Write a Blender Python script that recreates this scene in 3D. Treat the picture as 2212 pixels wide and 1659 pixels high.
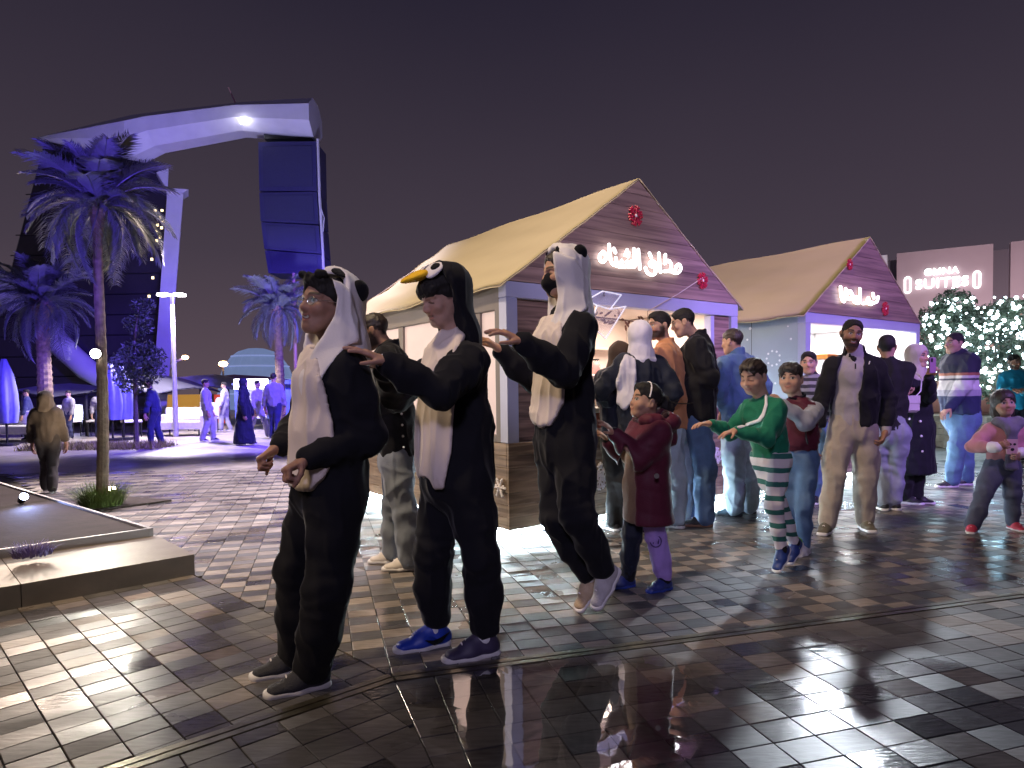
import bpy, bmesh, math, random
import numpy as np
from mathutils import Vector, Matrix
for o in list(bpy.data.objects): bpy.data.objects.remove(o)
random.seed(7); np.random.seed(7)
SC = bpy.context.scene
COL = SC.collection
R_ = math.radians

# ---------------------------------------------------------------- camera
CAMZ = 1.22
FPX, CX, CY = 1443.0, 1106.0, 890.0            # focal length and principal point on a 2212 x 1659 picture
def _rx(a): c, s = math.cos(a), math.sin(a); return np.array([[1,0,0],[0,c,-s],[0,s,c]])
def _rz(a): c, s = math.cos(a), math.sin(a); return np.array([[c,-s,0],[s,c,0],[0,0,1]])
RM = _rx(R_(88.0)) @ _rz(R_(-0.8))
CAMP = np.array([0, 0, CAMZ])
cam_d = bpy.data.cameras.new('camera'); cam = bpy.data.objects.new('camera', cam_d); COL.objects.link(cam)
cam_d.sensor_width = 36; cam_d.lens = 36*FPX/2212; cam_d.shift_y = (CY-829.5)/2212
cam_d.clip_end = 2000; cam_d.clip_start = 0.05
cam.matrix_world = Matrix.Translation(Vector(CAMP)) @ Matrix([list(r) for r in RM]).to_4x4()
SC.camera = cam
def ray(px, py):
    return RM @ np.array([(px-CX)/FPX, -(py-CY)/FPX, -1.0])
def P(px, py, Y):                                # the point seen at a pixel, Y metres ahead
    r = ray(px, py); return CAMP + r*(Y/r[1])
def G(px, py, z=0.0):                            # the point of a level surface seen at a pixel
    r = ray(px, py); return CAMP + r*((z-CAMZ)/r[2])
def PX(px, Y, z):                                # the point at height z, Y ahead, in a pixel column
    lo, hi = -3000.0, 5000.0
    for _ in range(50):
        m = (lo+hi)/2
        if P(px, m, Y)[2] > z: lo = m
        else: hi = m
    return P(px, m, Y)
def project(X, Y, Z):
    q0 = RM[0,0]*X + RM[1,0]*Y + RM[2,0]*(Z-CAMZ)
    q1 = RM[0,1]*X + RM[1,1]*Y + RM[2,1]*(Z-CAMZ)
    q2 = -(RM[0,2]*X + RM[1,2]*Y + RM[2,2]*(Z-CAMZ))
    return CX + FPX*q0/q2, CY - FPX*q1/q2

# ---------------------------------------------------------------- night sky
W = bpy.data.worlds.new('World'); SC.world = W; W.use_nodes = True
nt = W.node_tree; nt.nodes.clear()
tc = nt.nodes.new('ShaderNodeTexCoord'); sx = nt.nodes.new('ShaderNodeSeparateXYZ')
rp = nt.nodes.new('ShaderNodeValToRGB'); bg = nt.nodes.new('ShaderNodeBackground'); wo = nt.nodes.new('ShaderNodeOutputWorld')
nz = nt.nodes.new('ShaderNodeTexNoise'); nz.inputs['Scale'].default_value = 1.7; nz.inputs['Detail'].default_value = 3
mx = nt.nodes.new('ShaderNodeMath'); mx.operation = 'MULTIPLY_ADD'; mx.inputs[1].default_value = 0.12
nt.links.new(tc.outputs['Generated'], sx.inputs[0]); nt.links.new(tc.outputs['Generated'], nz.inputs['Vector'])
nt.links.new(nz.outputs[0], mx.inputs[0]); nt.links.new(sx.outputs['Z'], mx.inputs[2])
nt.links.new(mx.outputs[0], rp.inputs[0]); nt.links.new(rp.outputs[0], bg.inputs[0]); nt.links.new(bg.outputs[0], wo.inputs[0])
e = rp.color_ramp.elements
e[0].position = 0.02; e[0].color = (.112, .078, .096, 1)
e[1].position = 0.62; e[1].color = (.0175, .0145, .029, 1)
m = e.new(0.25); m.color = (.058, .044, .062, 1)
bg.inputs[1].default_value = 1.0

# ---------------------------------------------------------------- lamps of the place and added fill lights
def lamp(name, kind, loc, power, col, target=None, size=.15, spot=60, blend=.5):
    d = bpy.data.lights.new(name, kind); o = bpy.data.objects.new(name, d); COL.objects.link(o)
    o.location = loc; d.energy = power; d.color = col
    if kind in ('POINT', 'SPOT'): d.shadow_soft_size = size
    if kind == 'SPOT': d.spot_size = R_(spot); d.spot_blend = blend
    if kind == 'AREA': d.size = size
    if target is not None:
        o.rotation_euler = (Vector(target)-Vector(loc)).to_track_quat('-Z', 'Y').to_euler()
    return o
sun = lamp('moon', 'SUN', (0, 0, 30), 0.03, (.75, .8, 1), (3, 8, 0)); sun.data.angle = R_(10)
WARM = (1, .77, .50); VIO = (.50, .28, 1.0); BLU = (.15, .08, 1.0)
lamp('street_floodlight', 'SPOT', (-3.8, 2.2, 9.0), 3300, WARM, (-.4, 6.4, .6), .35, 52, .7)
lamp('kerb_fill', 'SPOT', (-5.2, .6, 5.0), 520, (1, .76, .46), (-2.3, 2.7, 0), .3, 44, .8)  # added warm lamp that brightens the paving at lower left
lamp('roof_fill', 'SPOT', (-.5, 2.6, 9.0), 2300, (1, .78, .40), (4.0, 9.4, 3.0), .35, 24, .7)  # made-up lamp that warms the second hut's roof
lamp('violet_stage_spot', 'SPOT', (7.5, .2, 6.0), 4200, VIO, (3.8, 8.4, 1.8), .3, 40, .6)
lamp('gable_fill', 'SPOT', (2.4, -4.5, 4.6), 1900, (.78, .62, 1.0), (1.3, 6.2, 2.75), .4, 20, .7)  # added narrow spot to lighten the gable above the people
lamp('crowd_fill', 'SPOT', (-1.0, -4.5, 4.6), 900, (.74, .66, 1.0), (.9, 5.2, 1.4), .5, 40, .8)  # unseen front fill for the people, added behind the camera
lamp('plaza_back_floodlight', 'SPOT', (7.2, 14.5, 6.6), 2600, (.84, .91, 1), (2.6, 5.2, 0), .22, 40, .7)
lamp('blue_plaza_spot', 'SPOT', (-1.0, 12.0, 7.5), 18000, BLU, (-6.5, 19.5, .5), .3, 74, .6)
lamp('blue_terrace_spot', 'SPOT', (-8.5, 12.5, .5), 2600, BLU, (-12.3, 17.5, 4.0), .3, 60, .6)
lamp('blue_palm_spot', 'SPOT', (-3.2, 1.6, 1.6), 3000, BLU, (-4.5, 7.4, 3.6), .25, 36, .5)
lamp('blue_arm_spot', 'SPOT', (-4.0, 13.0, 1.0), 5200, (.50, .48, 1.0), (-8.5, 24, 9.5), .3, 60, .6)
lamp('blue_speaker_spot', 'SPOT', (-6.0, 12.0, .6), 700, BLU, (-7.5, 24, 6.0), .3, 30, .6)
lamp('plaza_low_fill', 'SPOT', (-8.5, 11.5, 2.7), 600, (1, .78, .62), (-2.6, 6.6, 0), .2, 64, .6)  # added low light for the left paving, kept below the palm crown
lamp('plaza_floor_fill', 'SPOT', (-2.5, 13.0, 8.5), 8500, (.96, .84, 1), (-3.2, 8.8, 0), .3, 48, .7)  # added overhead light for the left plaza floor, no mast there
lamp('ribbon_fill', 'SPOT', (-13.8, 21.0, .4), 900, (.62, .66, 1), (-15.5, 25.5, 3.2), .3, 70, .7)  # put in to lighten the white ribbons on the tower
lamp('mall_fill', 'SPOT', (15.5, 21.0, 2.0), 2000, (1, .74, .80), (18.0, 27.5, 5.2), .4, 90, .7)  # added pinkish light to lift the dark mall front
SC.render.engine = 'CYCLES'
vs = SC.view_settings; vs.view_transform = 'Standard'; vs.look = 'None'; vs.exposure = 0.0; vs.gamma = 1.0; vs.use_curve_mapping = False

# ---------------------------------------------------------------- materials
MATS = {}
def mat(name, col=(.5,.5,.5), rough=.6, metal=0, emit=None, estr=0, noise=0, nscale=20, bump=0, bscale=80, sheen=0, attr=False,
        spec=.5, alpha=1, sss=0, coat=0, stretch=None, trans=0):
    if name in MATS: return MATS[name]
    m = bpy.data.materials.new(name); m.use_nodes = True; n = m.node_tree.nodes; l = m.node_tree.links
    b = n['Principled BSDF']; MATS[name] = m
    b.inputs['Base Color'].default_value = (*col, 1); b.inputs['Roughness'].default_value = rough; b.inputs['Metallic'].default_value = metal
    b.inputs['Specular IOR Level'].default_value = spec
    if emit: b.inputs['Emission Color'].default_value = (*emit, 1); b.inputs['Emission Strength'].default_value = estr
    if sheen: b.inputs['Sheen Weight'].default_value = sheen; b.inputs['Sheen Roughness'].default_value = .35
    if coat: b.inputs['Coat Weight'].default_value = coat; b.inputs['Coat Roughness'].default_value = .1
    if alpha < 1: b.inputs['Alpha'].default_value = alpha
    if trans: b.inputs['Transmission Weight'].default_value = trans
    if sss:
        b.inputs['Subsurface Weight'].default_value = sss; b.inputs['Subsurface Radius'].default_value = (.012, .004, .002); b.inputs['Subsurface Scale'].default_value = 1
    t = n.new('ShaderNodeTexCoord'); src = t.outputs['Object']
    if stretch:
        mp = n.new('ShaderNodeMapping'); mp.inputs['Scale'].default_value = stretch; l.new(src, mp.inputs[0]); src = mp.outputs[0]
    cs = None
    if attr:
        a = n.new('ShaderNodeAttribute'); a.attribute_name = 'Col'; cs = a.outputs['Color']
    if noise:
        z = n.new('ShaderNodeTexNoise'); z.inputs['Scale'].default_value = nscale; z.inputs['Detail'].default_value = 5; l.new(src, z.inputs['Vector'])
        r = n.new('ShaderNodeMapRange'); r.inputs[1].default_value = .25; r.inputs[2].default_value = .75; r.inputs[3].default_value = 1-noise; r.inputs[4].default_value = 1+noise
        l.new(z.outputs[0], r.inputs[0])
        x = n.new('ShaderNodeMix'); x.data_type = 'RGBA'; x.blend_type = 'MULTIPLY'; x.inputs[0].default_value = 1
        if cs: l.new(cs, x.inputs[6])
        else: x.inputs[6].default_value = (*col, 1)
        l.new(r.outputs[0], x.inputs[7]); cs = x.outputs[2]
    if cs: l.new(cs, b.inputs['Base Color'])
    if bump:
        z = n.new('ShaderNodeTexNoise'); z.inputs['Scale'].default_value = bscale; z.inputs['Detail'].default_value = 4; l.new(src, z.inputs['Vector'])
        u = n.new('ShaderNodeBump'); u.inputs['Strength'].default_value = bump; u.inputs['Distance'].default_value = .01
        l.new(z.outputs[0], u.inputs['Height']); l.new(u.outputs[0], b.inputs['Normal'])
    return m

def wood(name, c1, c2, scale=(1, 1, 9), rough=.5):
    m = bpy.data.materials.new(name); m.use_nodes = True; n = m.node_tree.nodes; l = m.node_tree.links; b = n['Principled BSDF']; MATS[name] = m
    t = n.new('ShaderNodeTexCoord'); mp = n.new('ShaderNodeMapping'); mp.inputs['Scale'].default_value = scale; l.new(t.outputs['Object'], mp.inputs[0])
    z = n.new('ShaderNodeTexNoise'); z.inputs['Scale'].default_value = 2.2; z.inputs['Detail'].default_value = 7; z.inputs['Distortion'].default_value = .7; l.new(mp.outputs[0], z.inputs['Vector'])
    r = n.new('ShaderNodeValToRGB'); l.new(z.outputs[0], r.inputs[0]); e = r.color_ramp.elements
    e[0].position = .36; e[0].color = (*c1, 1); e[1].position = .62; e[1].color = (*c2, 1)
    g = n.new('ShaderNodeNewGeometry'); mr = n.new('ShaderNodeMapRange'); mr.inputs[3].default_value = .75; mr.inputs[4].default_value = 1.2
    l.new(g.outputs['Random Per Island'], mr.inputs[0])
    oi = n.new('ShaderNodeObjectInfo'); mr2 = n.new('ShaderNodeMapRange'); mr2.inputs[3].default_value = .8; mr2.inputs[4].default_value = 1.15; l.new(oi.outputs['Random'], mr2.inputs[0])
    x = n.new('ShaderNodeMix'); x.data_type = 'RGBA'; x.blend_type = 'MULTIPLY'; x.inputs[0].default_value = 1
    l.new(r.outputs[0], x.inputs[6]); l.new(mr2.outputs[0], x.inputs[7]); l.new(x.outputs[2], b.inputs['Base Color'])
    u = n.new('ShaderNodeBump'); u.inputs['Strength'].default_value = .25; u.inputs['Distance'].default_value = .004; l.new(z.outputs[0], u.inputs['Height']); l.new(u.outputs[0], b.inputs['Normal'])
    b.inputs['Roughness'].default_value = rough
    return m

# ---------------------------------------------------------------- object helpers
def mkmesh(name, V, Fq, m=None, smooth=False, cols=None):
    me = bpy.data.meshes.new(name)
    V = np.asarray(V, dtype=np.float32)
    if isinstance(Fq, np.ndarray) and Fq.ndim == 2:
        n, k = Fq.shape
        me.vertices.add(len(V)); me.vertices.foreach_set('co', V.ravel())
        me.loops.add(n*k); me.loops.foreach_set('vertex_index', Fq.astype(np.int32).ravel())
        me.polygons.add(n); me.polygons.foreach_set('loop_start', np.arange(0, n*k, k, dtype=np.int32))
        me.update(calc_edges=True); me.validate()
    else:
        me.from_pydata([tuple(v) for v in V], [], [tuple(f) for f in Fq])
    if smooth: me.polygons.foreach_set('use_smooth', [True]*len(me.polygons))
    if cols is not None:
        a = me.color_attributes.new('Col', 'FLOAT_COLOR', 'POINT'); c = np.ones((len(V), 4), dtype=np.float32); c[:, :3] = cols
        a.data.foreach_set('color', c.ravel())
    if m: me.materials.append(m)
    return me
def obj(name, me, parent=None, loc=None, label=None, cat=None, group=None, kind=None):
    o = bpy.data.objects.new(name, me); COL.objects.link(o)
    if parent is not None: o.parent = parent
    if loc is not None: o.location = tuple(loc)
    if label: o['label'] = label
    if cat: o['category'] = cat
    if group: o['group'] = group
    if kind: o['kind'] = kind
    return o
def empty(name, loc, label, cat, rz=0, group=None):
    o = obj(name, None, None, loc, label, cat, group); o.rotation_euler = (0, 0, rz); o.empty_display_size = .2; return o

class MB:                                        # collects boxes, tubes and polygons for one mesh
    def __init__(s): s.v = []; s.f = []
    def add(s, v, f):
        o = len(s.v); s.v += [tuple(map(float, p)) for p in v]; s.f += [tuple(i+o for i in q) for q in f]; return s
    def box(s, lo, hi):
        x0,y0,z0 = lo; x1,y1,z1 = hi
        return s.add([(x0,y0,z0),(x1,y0,z0),(x1,y1,z0),(x0,y1,z0),(x0,y0,z1),(x1,y0,z1),(x1,y1,z1),(x0,y1,z1)],
              [(0,3,2,1),(4,5,6,7),(0,1,5,4),(1,2,6,5),(2,3,7,6),(3,0,4,7)])
    def bbox(s, lo, hi, b=.006):                 # bevelled box (chamfered vertical and top edges)
        x0,y0,z0 = lo; x1,y1,z1 = hi
        v = []
        for z, i in ((z0, b), (z0+b, 0), (z1-b, 0), (z1, b)):
            v += [(x0+i,y0+i,z),(x1-i,y0+i,z),(x1-i,y1-i,z),(x0+i,y1-i,z)]
        f = [(0,3,2,1),(12,13,14,15)]
        for k in range(3):
            for j in range(4): f.append((k*4+j, k*4+(j+1)%4, k*4+4+(j+1)%4, k*4+4+j))
        return s.add(v, f)
    def prism(s, poly, d):                       # polygon (list of 3D points) extruded by vector d
        n = len(poly); d = np.asarray(d, float)
        v = [np.asarray(p, float) for p in poly]; v = v + [p+d for p in v]
        f = [tuple(range(n))[::-1], tuple(range(n, 2*n))] + [(i, (i+1) % n, n+(i+1) % n, n+i) for i in range(n)]
        return s.add(v, f)
    def tube(s, pts, r, n=8, close=True):
        pts = [np.asarray(p, float) for p in pts]; m = len(pts)
        rr = r if hasattr(r, '__len__') else [r]*m
        v = []; prev = None
        for i, p in enumerate(pts):
            t = pts[min(i+1, m-1)]-pts[max(i-1, 0)]; t = t/(np.linalg.norm(t)+1e-9)
            a = prev if prev is not None else (np.array([0,0,1.]) if abs(t[2]) < .9 else np.array([1.,0,0]))
            a = a - t*np.dot(a, t); a = a/(np.linalg.norm(a)+1e-9); prev = a; b = np.cross(t, a)
            for k in range(n):
                w = 2*math.pi*k/n; v.append(p+rr[i]*(math.cos(w)*a+math.sin(w)*b))
        f = [(i*n+k, i*n+(k+1) % n, (i+1)*n+(k+1) % n, (i+1)*n+k) for i in range(m-1) for k in range(n)]
        if close: f += [tuple(range(n))[::-1], tuple(range((m-1)*n, m*n))]
        return s.add(v, f)
    def ball(s, c, r, n=6, m=8, sc=(1,1,1)):
        v = [(c[0], c[1], c[2]+r*sc[2])]
        for i in range(1, n):
            a = math.pi*i/n
            for k in range(m):
                w = 2*math.pi*k/m; v.append((c[0]+r*sc[0]*math.sin(a)*math.cos(w), c[1]+r*sc[1]*math.sin(a)*math.sin(w), c[2]+r*sc[2]*math.cos(a)))
        v.append((c[0], c[1], c[2]-r*sc[2])); L = len(v)-1
        f = [(0, 1+k, 1+(k+1) % m) for k in range(m)]
        f += [(1+i*m+k, 1+(i+1)*m+k, 1+(i+1)*m+(k+1) % m, 1+i*m+(k+1) % m) for i in range(n-2) for k in range(m)]
        f += [(L, 1+(n-2)*m+(k+1) % m, 1+(n-2)*m+k) for k in range(m)]
        return s.add(v, f)
    def lathe(s, prof, c=(0,0,0), n=16):
        v = []
        for r, z in prof:
            for k in range(n): w = 2*math.pi*k/n; v.append((c[0]+r*math.cos(w), c[1]+r*math.sin(w), c[2]+z))
        m = len(prof)
        f = [(i*n+k, i*n+(k+1) % n, (i+1)*n+(k+1) % n, (i+1)*n+k) for i in range(m-1) for k in range(n)] + [tuple(range(n))[::-1], tuple(range((m-1)*n, m*n))]
        return s.add(v, f)
    def build(s, name, m, parent=None, loc=None, smooth=False, **kw):
        off = np.array(loc if (loc is not None and parent is None) else (0,0,0), float)
        V = np.array(s.v)-off
        return obj(name, mkmesh(name, V, s.f, m, smooth), parent, loc if parent is None else None, **kw)
# ================================================================ paving
def tile_mat(name, col, var=.22, wetlo=.19, wethi=.50):
    m = bpy.data.materials.new(name); m.use_nodes = True; n = m.node_tree.nodes; l = m.node_tree.links; b = n['Principled BSDF']; MATS[name] = m
    g = n.new('ShaderNodeNewGeometry'); oi = n.new('ShaderNodeObjectInfo')
    ad = n.new('ShaderNodeMath'); ad.operation = 'ADD'; l.new(g.outputs['Random Per Island'], ad.inputs[0]); l.new(oi.outputs['Random'], ad.inputs[1])
    fr = n.new('ShaderNodeMath'); fr.operation = 'FRACT'; l.new(ad.outputs[0], fr.inputs[0])
    mr = n.new('ShaderNodeMapRange'); mr.inputs[3].default_value = 1-var; mr.inputs[4].default_value = 1+var; l.new(fr.outputs[0], mr.inputs[0])
    def noise(scale, det, st=None, dis=0):
        z = n.new('ShaderNodeTexNoise'); z.inputs['Scale'].default_value = scale; z.inputs['Detail'].default_value = det; z.inputs['Distortion'].default_value = dis
        if st:
            mp = n.new('ShaderNodeMapping'); mp.inputs['Scale'].default_value = st; mp.inputs['Rotation'].default_value = (0, 0, R_(-20)); l.new(g.outputs['Position'], mp.inputs[0]); l.new(mp.outputs[0], z.inputs['Vector'])
        else: l.new(g.outputs['Position'], z.inputs['Vector'])
        return z.outputs[0]
    def rng(s, a, b_, c, d):
        r = n.new('ShaderNodeMapRange'); r.interpolation_type = 'SMOOTHSTEP'
        for i, v in enumerate((a, b_, c, d)): r.inputs[1+i].default_value = v
        l.new(s, r.inputs[0]); return r.outputs[0]
    def mul(a, b_):
        x = n.new('ShaderNodeMath'); x.operation = 'MULTIPLY'; l.new(a, x.inputs[0])
        if isinstance(b_, float): x.inputs[1].default_value = b_
        else: l.new(b_, x.inputs[1])
        return x.outputs[0]
    sp_ = n.new('ShaderNodeSeparateXYZ'); l.new(g.outputs['Position'], sp_.inputs[0])
    pool = n.new('ShaderNodeMath'); pool.operation = 'MULTIPLY'; l.new(rng(sp_.outputs['Y'], 2.35, 3.0, .22, 0), pool.inputs[0]); l.new(rng(sp_.outputs['X'], -.9, -.2, 0, 1), pool.inputs[1])
    wn = n.new('ShaderNodeMath'); wn.operation = 'ADD'; l.new(noise(1.1, 5, None, .6), wn.inputs[0]); l.new(pool.outputs[0], wn.inputs[1])
    wet = rng(wn.outputs[0], .40, .64, 0, 1)
    grain = rng(noise(26, 6, (.35, 2.2, 1)), .3, .7, .78, 1.2)
    stain = rng(noise(3.1, 6), .35, .68, .75, 1.12)
    dark = rng(wet, 0, 1, 1, .76)
    f = mul(mul(mul(mr.outputs[0], grain), stain), dark)
    x = n.new('ShaderNodeMix'); x.data_type = 'RGBA'; x.blend_type = 'MULTIPLY'; x.inputs[0].default_value = 1; x.inputs[6].default_value = (*col, 1); l.new(f, x.inputs[7])
    l.new(x.outputs[2], b.inputs['Base Color'])
    ro = n.new('ShaderNodeMapRange'); ro.inputs[3].default_value = wethi; ro.inputs[4].default_value = wetlo; l.new(wet, ro.inputs[0])
    rr = n.new('ShaderNodeMath'); rr.operation = 'ADD'; l.new(ro.outputs[0], rr.inputs[0]); l.new(rng(fr.outputs[0], 0, 1, -.08, .16), rr.inputs[1]); l.new(rr.outputs[0], b.inputs['Roughness'])
    b.inputs['Specular IOR Level'].default_value = .6
    u = n.new('ShaderNodeBump'); u.inputs['Strength'].default_value = .22; u.inputs['Distance'].default_value = .006; l.new(noise(38, 6, (.5, 1.6, 1)), u.inputs['Height'])
    l.new(u.outputs[0], b.inputs['Normal'])
    return m
T_LIGHT = tile_mat('stone_light', (.265, .225, .205))
T_DARK = tile_mat('stone_dark', (.088, .084, .092))
T_MID = tile_mat('stone_grey', (.130, .122, .128), .22)
T_FAR = tile_mat('stone_plaza', (.42, .37, .35), .1, .38, .55)
GROUT = mat('grout', (.045, .04, .038), .7, noise=.3, nscale=30, bump=.3)

gs = 600
ground = obj('plaza_ground', mkmesh('plaza_ground', [(-gs,-gs,-.014),(gs,-gs,-.014),(gs,gs,-.014),(-gs,gs,-.014)], [(0,1,2,3)], T_FAR), kind='structure')
K = G(848, 1463)[:2]; D1 = G(285, 1651)[:2]; D2 = G(2212, 1284)[:2]
d1 = (D1-K)/np.linalg.norm(D1-K); d2 = (D2-K)/np.linalg.norm(D2-K); sm = np.array([-.703, .711])
def left_of(o, d): n_ = np.array([-d[1], d[0]]); return (n_, -float(n_ @ o))          # keep n.p + c > 0
def clip(poly, hp, off=0):
    n_, c = hp; out = []
    for i in range(len(poly)):
        a, b = poly[i], poly[(i+1) % len(poly)]; da, db = n_ @ a + c - off, n_ @ b + c - off
        if da >= 0: out.append(a)
        if da*db < 0: out.append(a+(b-a)*(da/(da-db)))
    return out
up1 = left_of(K, -d1); up2 = left_of(K, d2); dn1 = (-up1[0], -up1[1]); dn2 = (-up2[0], -up2[1])
sr = left_of(K, -sm); sl = left_of(K, sm)     # right / left of the seam
if sr[0] @ np.array([1., 6.]) + sr[1] < 0: sr, sl = sl, sr
# hut frame
UA = math.atan2(.593, .805); U = np.array([math.cos(UA), math.sin(UA)]); V = np.array([-U[1], U[0]])
HA = np.array([-.035, 5.33]); HW, HL = 3.04, 3.37
HB2 = HA + U*(HW+1.33)
# the plinth on the left
PC = G(421, 1241)[:2]; pa = np.array([-.726, -.688]); pb = np.array([-.688, .726])
def tile_size(c):
    px, py = project(c[0], c[1], 0.0)
    return px, py
T = .15
tiles = []                                                     # (polygon, material index, whole?, centre, angle)
def lay(org, ang, rng_i, rng_j, hps, pick, T=T, ar=.78):
    ca, sa = math.cos(ang), math.sin(ang); ax = np.array([ca, sa]); ay = np.array([-sa, ca]); h = T/2-.0022; Ty = T*ar; hy = Ty/2-.0022
    for i in range(*rng_i):
        for j in range(*rng_j):
            c = org + ax*(i+.5)*T + ay*(j+.5)*Ty
            if c[1] < .9 or c[1] > 10.5 or abs(c[0]) > 1.0+c[1]*.85: continue
            hc = (c-HA) @ U, (c-HA) @ V
            if .25 < hc[0] < HW+.0 and hc[1] > .25: continue
            q = c-PC; A_ = np.linalg.solve(np.array([pa, pb]).T, q)
            if A_[0] > .1 and A_[1] > .1: continue
            poly = [c-ax*h-ay*hy, c+ax*h-ay*hy, c+ax*h+ay*hy, c-ax*h+ay*hy]; n0 = len(poly); whole = True
            for hp, off in hps:
                ds = [hp[0] @ p + hp[1] - off for p in poly]
                if max(ds) <= 0: poly = []; break
                if min(ds) < 0: poly = clip(poly, hp, off); whole = False
            if len(poly) < 3: continue
            if not whole:
                a_ = .5*abs(sum(poly[k][0]*poly[(k+1) % len(poly)][1]-poly[(k+1) % len(poly)][0]*poly[k][1] for k in range(len(poly))))
                if a_ < .001: continue
            tiles.append((poly, pick(i, j, c), whole, np.mean(poly, axis=0), ang))
def pick_b(i, j, c):
    if c[1] > 5.6 and c[0] < -.9: return 0 if j % 3 else 1     # striped band on the far side of the plaza
    if random.random() < .06: return 2
    return (i+j) % 2 if c[0] < 1.2 or (i+j) % 2 else random.choice((0, 2, 0))
def pick_c(i, j, c): return random.choice((2, 2, 2, 2, 1, 0)) if c[0] > 0 else random.choice((2, 2, 2, 2, 1))
def pick_a(i, j, c): return random.choice((2, 2, 0, 2, 2, 1))
A2 = math.atan2(d2[1], d2[0]); A1 = math.atan2(-d1[1], -d1[0])
DW = .075
lay(K, A2, (-60, 90), (-3, 100), [(up2, DW*.6), (sr, .004)], pick_b)
lay(K, math.atan2(sm[1], sm[0])-math.pi/2, (-50, 4), (-16, 80), [(up1, DW*.6), (sl, .004)], pick_a, .16)
# below the drain: two fields that meet on the kink's bisector
bis = np.array([.35, -.94]); bl = left_of(K, bis)
if bl[0] @ (K+d2) + bl[1] < 0: bl = (-bl[0], -bl[1])
brr = (-bl[0], -bl[1])
lay(K, A2, (-8, 60), (-50, 5), [(dn2, DW*.6), (bl, .002)], pick_c, .17)
lay(K, A1, (-60, 12), (-50, 8), [(dn1, DW*.6), (brr, .002)], pick_c, .17)
def area_px(t):
    pts = [project(p[0], p[1], 0.0) for p in t[0]]
    cx, cy = np.mean([p[0] for p in pts]), np.mean([p[1] for p in pts])
    if not (-20 < cx < 2232 and 0 < cy < 1675): return -1
    return .5*abs(sum(pts[k][0]*pts[(k+1) % len(pts)][1]-pts[(k+1) % len(pts)][0]*pts[k][1] for k in range(len(pts))))
def tile_geo(poly, dz=0.):
    n_ = len(poly); c = np.mean(poly, axis=0); v = []
    for z, s in ((-.02, 1), (-.0015+dz, 1), (dz, .975)):
        v += [(*(c+(p-c)*s), z) for p in poly]
    f = [tuple(range(2*n_, 3*n_))] + [(k*n_+i, k*n_+(i+1) % n_, (k+1)*n_+(i+1) % n_, (k+1)*n_+i) for k in range(2) for i in range(n_)]
    return v, f
tiles = [t for t in tiles]
order = sorted(range(len(tiles)), key=lambda i: -area_px(tiles[i]))
big = set(order[:300]); TM = [T_LIGHT, T_DARK, T_MID]
proto = {}
rest = MB(); rest_m = []
for i, (poly, mi, whole, c, ang) in enumerate(tiles):
    dz = random.uniform(-.0016, .0012)
    if i in big:
        key = (mi, round(abs(np.linalg.norm(poly[1]-poly[0])), 3)) if whole else None
        if key in proto and key: me = proto[key]
        else:
            a = ang if whole else 0
            rot = np.array([[math.cos(a), math.sin(a)], [-math.sin(a), math.cos(a)]])
            v, f = tile_geo([rot @ (p-c) for p in poly]); me = mkmesh('paving_tile', v, f, TM[mi])
            if key: proto[key] = me
        o = obj('paving_tile', me, ground, (c[0], c[1], dz)); o.rotation_euler = (random.uniform(-.004, .004), random.uniform(-.004, .004), ang if whole else 0)
    else:
        v, f = tile_geo(poly, dz); rest.add(v, f); rest_m += [mi]*len(f)
me = mkmesh('paving_tiles', rest.v, rest.f); [me.materials.append(m_) for m_ in TM]; me.polygons.foreach_set('material_index', rest_m)
obj('paving_tiles', me, ground, kind='stuff')
# bedding under the tiles
gb = mkmesh('paving_bed', [(-9.5,.4,-.0125),(9.5,.4,-.0125),(9.5,10.3,-.0125),(-9.5,10.3,-.0125)], [(0,1,2,3)], GROUT); obj('paving_bed', gb, kind='structure')
# drain channel
steel = mat('drain_steel', (.30, .27, .20), .28, .9, noise=.4, nscale=14, bump=.15, bscale=60)
drain = empty('drain_channel', (*K, 0), 'narrow steel slot drain running across the wet paving in front of the dancers', 'drain')
for a, b in ((K+d1*2.2, K), (K, K+d2*9)):
    t = (b-a)/np.linalg.norm(b-a); nn = np.array([-t[1], t[0]])
    for s in (-1, 1):
        m_ = MB(); c0, c1 = a+nn*s*.022-K, b+nn*s*.022-K; w = nn*.0165
        m_.prism([(*(c0-w), -.012), (*(c1-w), -.012), (*(c1+w), -.012), (*(c0+w), -.012)], (0, 0, .0145))
        m_.build('channel_rail', steel, drain)
    m_ = MB(); c0, c1 = a-K, b-K; w = nn*.0052
    m_.prism([(*(c0-w), -.0128), (*(c1-w), -.0128), (*(c1+w), -.0128), (*(c0+w), -.0128)], (0, 0, .004)); m_.build('slot', GROUT, drain)
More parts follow.
